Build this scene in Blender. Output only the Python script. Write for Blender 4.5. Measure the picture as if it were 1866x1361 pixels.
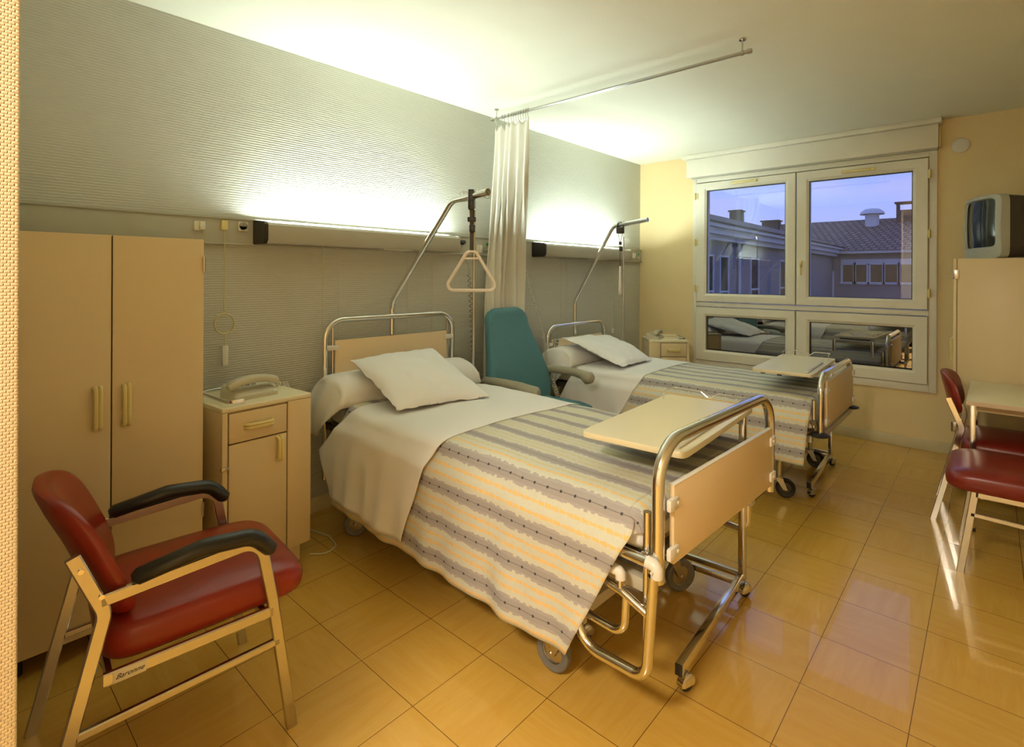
import bpy, bmesh, math, random
from math import sin, cos, pi, radians, sqrt
from mathutils import Vector, Matrix, noise
random.seed(4)
for o in list(bpy.data.objects): bpy.data.objects.remove(o, do_unlink=True)
SC = bpy.context.scene; COL = SC.collection

# ------------------------------------------------------------------ camera
cd = bpy.data.cameras.new('camera'); cam = bpy.data.objects.new('camera', cd); COL.objects.link(cam)
cd.sensor_fit = 'HORIZONTAL'; cd.sensor_width = 36.0
cd.lens = 958.96/1866*36; cd.shift_x = -(988.999-933)/1866; cd.shift_y = -(680.5-501.454)/1866
cd.clip_start = .02; cd.clip_end = 300
cam.matrix_world = Matrix.Translation((2.94, 0, 1.3587)) @ Matrix.Rotation(.7049, 4, 'Z') @ Matrix.Rotation(pi/2, 4, 'X') @ Matrix.Rotation(.005, 4, 'Z')
SC.camera = cam
SC.view_settings.view_transform = 'Standard'; SC.view_settings.look = 'None'
SC.view_settings.exposure = 0.25; SC.view_settings.gamma = 1.0; SC.view_settings.use_curve_mapping = False

# ------------------------------------------------------------------ dusk sky
W = bpy.data.worlds.new('dusk_sky'); SC.world = W; W.use_nodes = True
wn = W.node_tree; wn.nodes.clear()
def N(nt, t, **k):
    n = nt.nodes.new(t)
    for a, b in k.items(): setattr(n, a, b)
    return n
tc = N(wn, 'ShaderNodeTexCoord'); sx = N(wn, 'ShaderNodeSeparateXYZ'); wn.links.new(tc.outputs['Generated'], sx.inputs[0])
cr = N(wn, 'ShaderNodeValToRGB'); wn.links.new(sx.outputs['Z'], cr.inputs[0])
e = cr.color_ramp.elements; e[0].position = .0; e[0].color = (.48, .49, .80, 1); e[1].position = .30; e[1].color = (.22, .32, .80, 1)
e2 = cr.color_ramp.elements.new(.13); e2.color = (.36, .44, .90, 1)
mp = N(wn, 'ShaderNodeMapping'); mp.inputs['Scale'].default_value = (2, 2, 9); wn.links.new(tc.outputs['Generated'], mp.inputs[0])
nz = N(wn, 'ShaderNodeTexNoise'); nz.inputs['Scale'].default_value = 2.2; nz.inputs['Detail'].default_value = 4; wn.links.new(mp.outputs[0], nz.inputs[0])
r2 = N(wn, 'ShaderNodeValToRGB'); r2.color_ramp.elements[0].position = .52; r2.color_ramp.elements[1].position = .75
r2.color_ramp.elements[1].color = (.45, .45, .45, 1); wn.links.new(nz.outputs[0], r2.inputs[0])
mx = N(wn, 'ShaderNodeMix', data_type='RGBA'); wn.links.new(r2.outputs[0], mx.inputs[0]); wn.links.new(cr.outputs[0], mx.inputs[6]); mx.inputs[7].default_value = (.62, .50, .72, 1)
bg = N(wn, 'ShaderNodeBackground'); bg.inputs[1].default_value = 1.12; wn.links.new(mx.outputs[2], bg.inputs[0])
wo = N(wn, 'ShaderNodeOutputWorld'); wn.links.new(bg.outputs[0], wo.inputs[0])

# ------------------------------------------------------------------ lamps' strengths and warm room lamp
TUBE_STRENGTH = 195.0
ROOM_LAMP = ((2.35, -1.0, 2.50), 80.0, (1.0, .88, .71))

# ================================================================== helpers
def obj(name, bm, mat, parent=None, smooth=40, loc=None):
    me = bpy.data.meshes.new(name)
    bmesh.ops.recalc_face_normals(bm, faces=bm.faces) if not getattr(bm, 'keep', False) and False else None
    bm.to_mesh(me); bm.free()
    if smooth:
        for p in me.polygons: p.use_smooth = True
        me.set_sharp_from_angle(angle=radians(smooth))
    me.materials.append(mat)
    o = bpy.data.objects.new(name, me); COL.objects.link(o)
    if parent is not None: o.parent = parent
    if loc is not None: o.location = loc
    return o
def B(): return bmesh.new()
def tag(o, label, cat, group=None):
    o['label'] = label; o['category'] = cat
    if group: o['group'] = group
    return o
def struct(o): o['kind'] = 'structure'; return o
def thing(name, label, cat, loc=(0, 0, 0), rz=0, group=None):
    o = bpy.data.objects.new(name, None); COL.objects.link(o); o.empty_display_size = .1
    o.location = loc; o.rotation_euler = (0, 0, rz)
    return tag(o, label, cat, group)
def copy_tree(o, parent=None):
    c = o.copy(); COL.objects.link(c); c.parent = parent
    for ch in [x for x in bpy.data.objects if x.parent == o]: copy_tree(ch, c)
    return c
def box(bm, x0, x1, y0, y1, z0, z1, bev=0, seg=2):
    t = bmesh.new()
    m = Matrix.Translation(((x0+x1)/2, (y0+y1)/2, (z0+z1)/2)) @ Matrix.Diagonal((abs(x1-x0), abs(y1-y0), abs(z1-z0), 1))
    bmesh.ops.create_cube(t, size=1, matrix=m)
    if bev: bmesh.ops.bevel(t, geom=t.edges[:], offset=bev, segments=seg, profile=.5, affect='EDGES')
    join(bm, t)
def join(bm, t, M=None):
    if M is not None: bmesh.ops.transform(t, matrix=M, verts=t.verts)
    me = bpy.data.meshes.new('tmp'); t.to_mesh(me); t.free(); bm.from_mesh(me); bpy.data.meshes.remove(me)
def fillet(pts, r, n=6, closed=False):
    P = [Vector(p) for p in pts]; out = []
    L = len(P)
    for i in range(L):
        if not closed and (i == 0 or i == L-1): out.append(P[i]); continue
        a, b, c = P[i-1], P[i], P[(i+1) % L]
        rr = r[i] if isinstance(r, (list, tuple)) else r
        if rr <= 0: out.append(b); continue
        d1 = (a-b); d2 = (c-b); l1, l2 = d1.length, d2.length; d1.normalize(); d2.normalize()
        ang = d1.angle(d2)
        if ang > pi-.02: out.append(b); continue
        t = min(rr/math.tan(ang/2), l1*.49, l2*.49)
        p1, p2 = b+d1*t, b+d2*t
        for k in range(n+1):
            s = k/n; out.append(p1*(1-s)**2 + b*2*s*(1-s) + p2*s*s) if False else out.append(arcpt(b, d1, d2, t, ang, s))
    return out
def arcpt(b, d1, d2, t, ang, s):
    r = t*math.tan(ang/2); bis = (d1+d2).normalized(); c = b+bis*(r/math.sin(ang/2))
    v1 = (b+d1*t)-c; v2 = (b+d2*t)-c; A = v1.angle(v2)
    if A < 1e-4: return b+d1*t
    return c + (v1*sin((1-s)*A)+v2*sin(s*A))/sin(A)
def sweep(bm, pts, prof, closed=False, up=None, caps=True, scale=None):
    """prof: list of (a,b) in the plane normal to the path; a along 'side', b along 'up'"""
    P = [Vector(p) for p in pts]; n = len(P); rings = []
    T = []
    for i in range(n):
        if closed: t = P[(i+1) % n]-P[i-1]
        elif i == 0: t = P[1]-P[0]
        elif i == n-1: t = P[-1]-P[-2]
        else: t = (P[i+1]-P[i]).normalized()+(P[i]-P[i-1]).normalized()
        T.append(t.normalized())
    if up is None:
        nrm = T[0].orthogonal().normalized()
    for i in range(n):
        t = T[i]
        if up is not None:
            u = Vector(up); u = (u-t*u.dot(t)).normalized()
        else:
            if i > 0: nrm = (T[i-1].rotation_difference(t) @ nrm)
            u = (nrm-t*nrm.dot(t)).normalized()
        s = t.cross(u).normalized()
        k = scale[i] if scale else 1
        # mitre
        m = 1.0
        if 0 < i < n-1:
            c = max(.4, (P[i+1]-P[i]).normalized().dot(t)); m = 1.0/c if c > .7 else 1.0
        rings.append([bm.verts.new(P[i]+s*(a*k)+u*(b*k)) for a, b in prof])
    K = len(prof)
    for i in range(n-1 if not closed else n):
        r0, r1 = rings[i], rings[(i+1) % n]
        for j in range(K): bm.faces.new((r0[j], r0[(j+1) % K], r1[(j+1) % K], r1[j]))
    if caps and not closed:
        bm.faces.new(rings[0][::-1]); bm.faces.new(rings[-1])
    return rings
def circ(r, n=12, ry=None): ry = ry or r; return [(r*cos(2*pi*i/n), ry*sin(2*pi*i/n)) for i in range(n)]
def rect(w, h, c=.002):
    a, b = w/2, h/2
    return [(a-c, -b), (a, -b+c), (a, b-c), (a-c, b), (-a+c, b), (-a, b-c), (-a, -b+c), (-a+c, -b)]
def tube(bm, pts, r, n=12, closed=False, fr=None, fn=6, caps=True):
    if fr is not None: pts = fillet(pts, fr, fn, closed)
    return sweep(bm, pts, circ(r, n), closed=closed, caps=caps)
def cyl(bm, p0, p1, r, n=16, r1=None):
    P0, P1 = Vector(p0), Vector(p1); d = (P1-P0); t = d.normalized(); u = t.orthogonal().normalized(); s = t.cross(u)
    r1 = r if r1 is None else r1
    a = [bm.verts.new(P0+(u*cos(2*pi*i/n)+s*sin(2*pi*i/n))*r) for i in range(n)]
    b = [bm.verts.new(P1+(u*cos(2*pi*i/n)+s*sin(2*pi*i/n))*r1) for i in range(n)]
    for i in range(n): bm.faces.new((a[i], a[(i+1) % n], b[(i+1) % n], b[i]))
    bm.faces.new(a[::-1]); bm.faces.new(b)
def lathe(bm, prof, M=None, n=24):
    """prof (r,z) about local Z"""
    rings = []
    for r, z in prof:
        if r < 1e-6: v = bm.verts.new((0, 0, z)); v = M @ v.co if M else v.co; w = bm.verts[-1] if False else None
        ring = []
        for i in range(n if r >= 1e-6 else 1):
            p = Vector((r*cos(2*pi*i/n), r*sin(2*pi*i/n), z)); p = M @ p if M else p
            ring.append(bm.verts.new(p))
        rings.append(ring)
    for a, b in zip(rings, rings[1:]):
        for i in range(n):
            j = (i+1) % n
            if len(a) == 1 and len(b) == 1: continue
            if len(a) == 1: bm.faces.new((a[0], b[j], b[i]))
            elif len(b) == 1: bm.faces.new((a[i], a[j], b[0]))
            else: bm.faces.new((a[i], a[j], b[j], b[i]))
    loose = [v for v in bm.verts if not v.link_faces]
    bmesh.ops.delete(bm, geom=loose, context='VERTS')
def grid(bm, f, nu, nv, uv=None):
    V = [[bm.verts.new(f(i/nu, j/nv)) for j in range(nv+1)] for i in range(nu+1)]
    lay = bm.loops.layers.uv.verify() if uv else None
    for i in range(nu):
        for j in range(nv):
            fc = bm.faces.new((V[i][j], V[i+1][j], V[i+1][j+1], V[i][j+1]))
            if uv:
                for lp, (a, b) in zip(fc.loops, ((i, j), (i+1, j), (i+1, j+1), (i, j+1))): lp[lay].uv = uv(a/nu, b/nv)
    return V
def loft(bm, rings, caps=True):
    R = [[bm.verts.new(p) for p in r] for r in rings]; K = len(R[0])
    for a, b in zip(R, R[1:]):
        for j in range(K): bm.faces.new((a[j], a[(j+1) % K], b[(j+1) % K], b[j]))
    if caps: bm.faces.new(R[0][::-1]); bm.faces.new(R[-1])
def normals(bm): bmesh.ops.recalc_face_normals(bm, faces=bm.faces); return bm
def thicken(o, t, off=-1):
    m = o.modifiers.new('thickness', 'SOLIDIFY'); m.thickness = t; m.offset = off; return o
def sgn(x): return -1 if x < 0 else 1
def sel(a, b, n, m=4):
    """superellipse outline"""
    return [(a*sgn(cos(t))*abs(cos(t))**(2/m), b*sgn(sin(t))*abs(sin(t))**(2/m)) for t in [2*pi*i/n for i in range(n)]]

# ================================================================== materials
MATS = {}
def P(name, col, rough=.5, metal=0, nscale=0, namt=.06, bump=0, bscale=200, spec=.5, coat=0, sheen=0, emit=None, estr=0, stretch=None):
    m = bpy.data.materials.new(name); m.use_nodes = True; nt = m.node_tree; b = nt.nodes['Principled BSDF']
    b.inputs['Base Color'].default_value = (*col, 1); b.inputs['Roughness'].default_value = rough; b.inputs['Metallic'].default_value = metal
    b.inputs['Specular IOR Level'].default_value = spec
    if coat: b.inputs['Coat Weight'].default_value = coat; b.inputs['Coat Roughness'].default_value = .08
    if sheen: b.inputs['Sheen Weight'].default_value = sheen
    if emit: b.inputs['Emission Color'].default_value = (*emit, 1); b.inputs['Emission Strength'].default_value = estr
    t = N(nt, 'ShaderNodeTexCoord'); src = t.outputs['Object']
    if stretch:
        mpn = N(nt, 'ShaderNodeMapping'); mpn.inputs['Scale'].default_value = stretch; nt.links.new(src, mpn.inputs[0]); src = mpn.outputs[0]
    n = N(nt, 'ShaderNodeTexNoise'); n.inputs['Scale'].default_value = nscale or 6; n.inputs['Detail'].default_value = 3; nt.links.new(src, n.inputs[0])
    mxn = N(nt, 'ShaderNodeMix', data_type='RGBA')
    mxn.inputs[6].default_value = (*[c*(1-namt) for c in col], 1); mxn.inputs[7].default_value = (*[min(1, c*(1+namt)) for c in col], 1)
    nt.links.new(n.outputs[0], mxn.inputs[0]); nt.links.new(mxn.outputs[2], b.inputs['Base Color'])
    if bump:
        n2 = N(nt, 'ShaderNodeTexNoise'); n2.inputs['Scale'].default_value = bscale; n2.inputs['Detail'].default_value = 2; nt.links.new(src, n2.inputs[0])
        bp = N(nt, 'ShaderNodeBump'); bp.inputs['Strength'].default_value = bump; bp.inputs['Distance'].default_value = .002
        nt.links.new(n2.outputs[0], bp.inputs['Height']); nt.links.new(bp.outputs[0], b.inputs['Normal'])
    MATS[name] = m; return m
def math_(nt, op, a, b=None, c=None):
    n = N(nt, 'ShaderNodeMath', operation=op)
    for i, v in enumerate((a, b, c)):
        if v is None: continue
        if isinstance(v, (int, float)): n.inputs[i].default_value = v
        else: nt.links.new(v, n.inputs[i])
    return n.outputs[0]
def mix_(nt, f, a, b):
    n = N(nt, 'ShaderNodeMix', data_type='RGBA')
    for i, v in ((0, f), (6, a), (7, b)):
        if isinstance(v, (int, float)): n.inputs[i].default_value = v
        elif isinstance(v, tuple): n.inputs[i].default_value = (*v, 1)
        else: nt.links.new(v, n.inputs[i])
    return n.outputs[2]

chrome = P('chrome', (.80, .79, .76), .13, 1, namt=.04)
steel = P('brushed_steel', (.58, .56, .52), .24, 1, nscale=30)
darkmetal = P('dark_metal', (.10, .09, .08), .4, .6)
laminate = P('cream_laminate', (.75, .60, .35), .38, nscale=300, namt=.03, bump=.05, bscale=500)
laminate_edge = P('beige_edge_band', (.72, .55, .38), .45)
boardtop = P('pale_cream_laminate', (.82, .74, .50), .33, nscale=250, namt=.03)
footpanel = P('tan_laminate', (.80, .62, .38), .42, nscale=300, namt=.03)
gap = P('dark_gap', (.05, .03, .02), .8)
handle_pl = P('yellow_plastic_handle', (.78, .66, .28), .35)
whitepl = P('white_plastic', (.78, .75, .68), .4)
creampl = P('cream_plastic', (.80, .75, .60), .4)
greypl = P('grey_plastic', (.42, .40, .33), .5)
darkpl = P('dark_plastic', (.02, .02, .022), .35)
beigemetal = P('beige_enamel', (.55, .50, .38), .4)
rubber = P('grey_rubber', (.17, .16, .14), .6, nscale=40, namt=.2)
blackrub = P('black_rubber', (.015, .015, .017), .4)
redvinyl = P('red_vinyl', (.25, .016, .006), .30, nscale=12, namt=.12, bump=.06, bscale=350)
darkred = P('dark_red_vinyl', (.20, .016, .010), .30, nscale=12, namt=.12, bump=.06, bscale=350)
blackvinyl = P('black_armrest_foam', (.012, .013, .013), .32, bump=.04, bscale=300)
teal = P('teal_fabric', (.085, .23, .27), .75, nscale=260, namt=.35, bump=.3, bscale=700)
armgrey = P('taupe_arm_plastic', (.36, .33, .24), .5, nscale=60, namt=.1)
sheetm = P('white_cotton', (.87, .855, .83), .9, nscale=900, namt=.04, bump=.15, bscale=900)
pillm = P('white_pillow_cotton', (.91, .905, .90), .9, nscale=900, namt=.04, bump=.15, bscale=900)
curtm = P('white_curtain_cloth', (.80, .78, .70), .9, nscale=500, namt=.03)
phonem = P('beige_phone_plastic', (.58, .54, .40), .4)
tvgrey = P('silver_grey_plastic', (.42, .42, .36), .4)
tvdark = P('charcoal_plastic', (.055, .045, .035), .55)
screen = P('tube_screen_glass', (.012, .018, .02), .05, spec=.45)
pvc = P('white_pvc', (.80, .76, .64), .35)
strapm = P('grey_webbing', (.075, .07, .06), .8, nscale=300, namt=.2)
green = P('green_label', (.02, .30, .08), .5)
lampbody = P('grey_green_enamel', (.47, .45, .37), .42)
capdark = P('dark_brown_plastic', (.02, .014, .010), .45)
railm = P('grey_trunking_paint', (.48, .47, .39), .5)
cordm = P('cream_cord', (.62, .56, .32), .6)
gcord = P('grey_cord', (.25, .22, .16), .6)
brownroofbrick = P('dark_brick', (.10, .08, .07), .9, nscale=8, namt=.3)
extwall = P('render_wall', (.30, .27, .25), .9, nscale=2, namt=.08)
extwhite = P('white_painted_eaves', (.62, .62, .62), .7)
extdark = P('dark_window_glass', (.03, .03, .035), .12)
extcurt = P('ochre_curtain_glass', (.20, .12, .045), .5)
ground = P('dark_lawn', (.03, .035, .025), 1)
emitm = P('lamp_tube_glow', (1, 1, 1), .5, emit=(.84, 1.0, .94), estr=TUBE_STRENGTH)
warmm = P('ceiling_lamp_glow', (1, .9, .7), .5, emit=ROOM_LAMP[2], estr=6)

def mat_wallpaper():
    m = P('ribbed_wallpaper', (.57, .57, .50), .75, nscale=3, namt=.03); nt = m.node_tree; b = nt.nodes['Principled BSDF']
    t = N(nt, 'ShaderNodeTexCoord'); mpn = N(nt, 'ShaderNodeMapping'); mpn.inputs['Scale'].default_value = (1, .35, 1); nt.links.new(t.outputs['Object'], mpn.inputs[0])
    w = N(nt, 'ShaderNodeTexWave', wave_type='BANDS', bands_direction='Z'); w.inputs['Scale'].default_value = 26; w.inputs['Distortion'].default_value = 2.2
    w.inputs['Detail'].default_value = 2; w.inputs['Detail Scale'].default_value = 4; nt.links.new(mpn.outputs[0], w.inputs[0])
    bp = N(nt, 'ShaderNodeBump'); bp.inputs['Strength'].default_value = .35; bp.inputs['Distance'].default_value = .004
    nt.links.new(w.outputs[1], bp.inputs['Height']); nt.links.new(bp.outputs[0], b.inputs['Normal']); return m
wallpaper = mat_wallpaper()
yellowwall = P('yellow_textured_wall', (.83, .66, .36), .8, nscale=4, namt=.03, bump=.5, bscale=160)
ceilm = P('cream_stipple_ceiling', (.80, .78, .65), .85, nscale=5, namt=.02, bump=.5, bscale=140)
def mat_weave():
    m = P('woven_wallcovering', (.80, .67, .46), .8, nscale=6, namt=.05); nt = m.node_tree; b = nt.nodes['Principled BSDF']
    t = N(nt, 'ShaderNodeTexCoord'); w = N(nt, 'ShaderNodeTexBrick'); w.inputs['Scale'].default_value = 70; w.inputs['Mortar Size'].default_value = .09
    w.inputs['Mortar Smooth'].default_value = 1; w.inputs['Brick Width'].default_value = .5; w.inputs['Row Height'].default_value = .33
    sp = N(nt, 'ShaderNodeSeparateXYZ'); nt.links.new(t.outputs['Object'], sp.inputs[0]); cb = N(nt, 'ShaderNodeCombineXYZ'); nt.links.new(math_(nt, 'ADD', sp.outputs[1], sp.outputs[0]), cb.inputs[0]); nt.links.new(sp.outputs[2], cb.inputs[1]); nt.links.new(cb.outputs[0], w.inputs[0])
    bp = N(nt, 'ShaderNodeBump'); bp.inputs['Strength'].default_value = .7; bp.inputs['Distance'].default_value = .003; bp.invert = True
    nt.links.new(w.outputs['Fac'], bp.inputs['Height']); nt.links.new(bp.outputs[0], b.inputs['Normal']); return m
weave = mat_weave()

def mat_floor():
    m = bpy.data.materials.new('marbled_vinyl_tiles'); m.use_nodes = True; nt = m.node_tree; b = nt.nodes['Principled BSDF']
    g = N(nt, 'ShaderNodeNewGeometry'); s = N(nt, 'ShaderNodeSeparateXYZ'); nt.links.new(g.outputs['Position'], s.inputs[0])
    X = math_(nt, 'DIVIDE', math_(nt, 'SUBTRACT', s.outputs[0], .960-9), .3); Y = math_(nt, 'DIVIDE', math_(nt, 'SUBTRACT', s.outputs[1], 1.301-9), .3)
    fx = math_(nt, 'FRACT', X); fy = math_(nt, 'FRACT', Y); ix = math_(nt, 'FLOOR', X); iy = math_(nt, 'FLOOR', Y)
    par = math_(nt, 'MODULO', math_(nt, 'ADD', ix, iy), 2.0)
    # streaks: along X on one parity, along Y on the other
    def streak(sc, det):
        c1 = N(nt, 'ShaderNodeCombineXYZ'); nt.links.new(math_(nt, 'MULTIPLY', X, .7), c1.inputs[0]); nt.links.new(math_(nt, 'MULTIPLY', Y, 5.5), c1.inputs[1]); nt.links.new(math_(nt, 'MULTIPLY', ix, 3.7), c1.inputs[2])
        c2 = N(nt, 'ShaderNodeCombineXYZ'); nt.links.new(math_(nt, 'MULTIPLY', Y, .7), c2.inputs[0]); nt.links.new(math_(nt, 'MULTIPLY', X, 5.5), c2.inputs[1]); nt.links.new(math_(nt, 'MULTIPLY', iy, 2.3), c2.inputs[2])
        mv = N(nt, 'ShaderNodeMix', data_type='VECTOR'); nt.links.new(par, mv.inputs[0]); nt.links.new(c1.outputs[0], mv.inputs[4]); nt.links.new(c2.outputs[0], mv.inputs[5])
        n = N(nt, 'ShaderNodeTexNoise'); n.inputs['Scale'].default_value = sc; n.inputs['Detail'].default_value = det; n.inputs['Roughness'].default_value = .65
        n.inputs['Distortion'].default_value = .6; nt.links.new(mv.outputs[1], n.inputs[0]); return n.outputs[0]
    a = streak(1.7, 6); c = streak(4.5, 4)
    r = N(nt, 'ShaderNodeValToRGB'); nt.links.new(a, r.inputs[0]); E = r.color_ramp.elements
    E[0].position = .25; E[0].color = (.62, .35, .055, 1); E[1].position = .75; E[1].color = (.68, .42, .09, 1)
    q = N(nt, 'ShaderNodeValToRGB'); nt.links.new(c, q.inputs[0]); q.color_ramp.elements[0].position = .58; q.color_ramp.elements[1].position = .75
    col = mix_(nt, math_(nt, 'MULTIPLY', q.outputs[0], .30), r.outputs[0], (.55, .24, .03))
    wn_ = N(nt, 'ShaderNodeTexWhiteNoise', noise_dimensions='2D'); cc = N(nt, 'ShaderNodeCombineXYZ'); nt.links.new(ix, cc.inputs[0]); nt.links.new(iy, cc.inputs[1]); nt.links.new(cc.outputs[0], wn_.inputs[0])
    hs = N(nt, 'ShaderNodeHueSaturation'); nt.links.new(col, hs.inputs['Color']); nt.links.new(math_(nt, 'ADD', math_(nt, 'MULTIPLY', wn_.outputs[0], .05), .975), hs.inputs['Value'])
    ex = math_(nt, 'MINIMUM', fx, math_(nt, 'SUBTRACT', 1.0, fx)); ey = math_(nt, 'MINIMUM', fy, math_(nt, 'SUBTRACT', 1.0, fy))
    edge = math_(nt, 'LESS_THAN', math_(nt, 'MINIMUM', ex, ey), .0042)
    fin = mix_(nt, edge, hs.outputs[0], (.16, .08, .012)); nt.links.new(fin, b.inputs['Base Color'])
    b.inputs['Roughness'].default_value = .22; b.inputs['Specular IOR Level'].default_value = .5
    n3 = N(nt, 'ShaderNodeTexNoise'); n3.inputs['Scale'].default_value = 9; n3.inputs['Detail'].default_value = 3; nt.links.new(g.outputs['Position'], n3.inputs[0])
    bp = N(nt, 'ShaderNodeBump'); bp.inputs['Strength'].default_value = .05; bp.inputs['Distance'].default_value = .006
    nt.links.new(n3.outputs[0], bp.inputs['Height']); nt.links.new(bp.outputs[0], b.inputs['Normal'])
    b.inputs['Coat Weight'].default_value = .5; b.inputs['Coat Roughness'].default_value = .02
    return m
floorm = mat_floor()

def mat_blanket():
    m = bpy.data.materials.new('striped_bedspread_cloth'); m.use_nodes = True; nt = m.node_tree; b = nt.nodes['Principled BSDF']
    uvn = N(nt, 'ShaderNodeUVMap'); s = N(nt, 'ShaderNodeSeparateXYZ'); nt.links.new(uvn.outputs[0], s.inputs[0])
    U, S = s.outputs[0], s.outputs[1]
    PER = .135
    # jagged band edges
    st = N(nt, 'ShaderNodeTexWhiteNoise', noise_dimensions='1D'); nt.links.new(math_(nt, 'FLOOR', math_(nt, 'DIVIDE', U, .014)), st.inputs['W'])
    jag = math_(nt, 'MULTIPLY', math_(nt, 'SUBTRACT', st.outputs[0], .5), .07)
    t = math_(nt, 'FRACT', math_(nt, 'ADD', math_(nt, 'DIVIDE', S, PER), 20.537))       # .5 = grey centre
    d = math_(nt, 'ABSOLUTE', math_(nt, 'SUBTRACT', t, .5))
    greyf = math_(nt, 'LESS_THAN', math_(nt, 'ADD', d, jag), .19)
    core = math_(nt, 'LESS_THAN', d, .13)
    line = math_(nt, 'LESS_THAN', d, .009)
    dots = math_(nt, 'MULTIPLY', math_(nt, 'LESS_THAN', d, .028), math_(nt, 'LESS_THAN', math_(nt, 'FRACT', math_(nt, 'DIVIDE', U, .060)), .14))
    e0 = math_(nt, 'MINIMUM', t, math_(nt, 'SUBTRACT', 1.0, t))                          # 0 at band gap centre
    od = math_(nt, 'ABSOLUTE', math_(nt, 'SUBTRACT', e0, .12))
    oj = math_(nt, 'MULTIPLY', math_(nt, 'SUBTRACT', st.outputs[0], .5), .03)
    org = math_(nt, 'LESS_THAN', math_(nt, 'ADD', od, oj), .036)
    brk = math_(nt, 'GREATER_THAN', math_(nt, 'FRACT', math_(nt, 'ADD', math_(nt, 'DIVIDE', U, .031), math_(nt, 'MULTIPLY', t, 3.0))), .12)
    top = math_(nt, 'GREATER_THAN', S, .05); c = mix_(nt, greyf, (.66, .66, .55), (.45, .42, .41))
    c = mix_(nt, core, c, (.40, .37, .355))
    c = mix_(nt, math_(nt, 'MULTIPLY', org, brk), c, mix_(nt, top, (.84, .58, .24), (.66, .60, .36)))  # stripes paler and yellower on top: greenish lamplight put into the colour
    c = mix_(nt, line, c, (.22, .20, .20))
    c = mix_(nt, math_(nt, 'MULTIPLY', dots, math_(nt, 'SUBTRACT', 1.0, top)), c, (.06, .06, .07))
    n = N(nt, 'ShaderNodeTexNoise'); n.inputs['Scale'].default_value = 60; nt.links.new(uvn.outputs[0], n.inputs[0])
    hs = N(nt, 'ShaderNodeHueSaturation'); nt.links.new(c, hs.inputs['Color']); nt.links.new(math_(nt, 'ADD', math_(nt, 'MULTIPLY', n.outputs[0], .1), .95), hs.inputs['Value'])
    nt.links.new(hs.outputs[0], b.inputs['Base Color']); b.inputs['Roughness'].default_value = .88
    return m
blanketm = mat_blanket()

def mat_glass(name, refl, tint=(.92, .95, 1)):
    m = bpy.data.materials.new(name); m.use_nodes = True; nt = m.node_tree; nt.nodes.clear()
    tr = N(nt, 'ShaderNodeBsdfTransparent'); tr.inputs[0].default_value = (*tint, 1)
    gl = N(nt, 'ShaderNodeBsdfGlossy'); gl.inputs['Roughness'].default_value = .0; gl.inputs[0].default_value = (.95, .95, .95, 1)
    fr = N(nt, 'ShaderNodeLayerWeight'); fr.inputs[0].default_value = .25
    f = math_(nt, 'ADD', math_(nt, 'MULTIPLY', fr.outputs['Fresnel'], .35), refl)
    ms = N(nt, 'ShaderNodeMixShader'); nt.links.new(f, ms.inputs[0]); nt.links.new(tr.outputs[0], ms.inputs[1]); nt.links.new(gl.outputs[0], ms.inputs[2])
    o = N(nt, 'ShaderNodeOutputMaterial'); nt.links.new(ms.outputs[0], o.inputs[0]); return m
glass = mat_glass('window_glass', .08)
glass_low = mat_glass('boosted_reflection_glass', .42, (.10, .10, .12))  # lower panes: reflection raised, dark outside put into the tint

def mat_roof():
    m = P('terracotta_roof_tiles', (.17, .12, .10), .85, nscale=3, namt=.25); nt = m.node_tree; b = nt.nodes['Principled BSDF']
    t = N(nt, 'ShaderNodeTexCoord'); w = N(nt, 'ShaderNodeTexBrick'); w.inputs['Scale'].default_value = 1; w.inputs['Brick Width'].default_value = .4; w.inputs['Row Height'].default_value = .45
    w.inputs['Mortar Size'].default_value = .06; w.inputs[1].default_value = (.26, .19, .16, 1); w.inputs[2].default_value = (.16, .12, .11, 1); w.inputs[3].default_value = (.03, .025, .03, 1)
    nt.links.new(t.outputs['UV'], w.inputs[0]); nt.links.new(w.outputs[0], b.inputs['Base Color']); return m
roofm = mat_roof()

# ================================================================== room shell
LY, CH, RX, BY = 5.105, 2.578, 3.42, -2.4
b = B(); box(b, -.1, RX+.1, BY-.1, LY+.25, -.1, 0); struct(obj('floor', b, floorm, smooth=0))
b = B(); box(b, -.1, RX+.1, BY-.1, LY+.25, CH, CH+.1); struct(obj('ceiling', b, ceilm, smooth=0))
b = B(); box(b, -.1, 0, BY-.1, LY, 0, CH); struct(obj('wall_left', b, wallpaper, smooth=0))
b = B(); box(b, RX, RX+.1, BY-.1, LY+.25, 0, CH); struct(obj('wall_right', b, yellowwall, smooth=0))
b = B(); box(b, 0, RX, BY-.1, BY, 0, CH); struct(obj('wall_back', b, wallpaper, smooth=0))
WX0, WX1, WZ0, WZ1 = .68, 2.56, .53, 2.30
b = B()
box(b, -.1, WX0, LY, LY+.25, 0, CH); box(b, WX1, RX, LY, LY+.25, 0, CH)
box(b, WX0, WX1, LY, LY+.25, 0, WZ0); box(b, WX0, WX1, LY, LY+.25, WZ1, CH)
struct(obj('wall_window', b, yellowwall, smooth=0))
b = B(); box(b, 0, 1.85, -.16, .0912, 0, CH, .006); struct(obj('wall_partition', b, weave))
bbm = P('greenish_skirting', (.66, .58, .36), .5, nscale=9, namt=.15)
b = B(); box(b, 0, .014, .60, LY, 0, .085, .003); struct(obj('baseboard_left', b, bbm))
b = B(); box(b, .014, 2.9, LY-.014, LY, 0, .085, .003); struct(obj('baseboard_window', b, bbm))
seam = P('panel_joint', (.60, .59, .50), .7)
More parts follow.
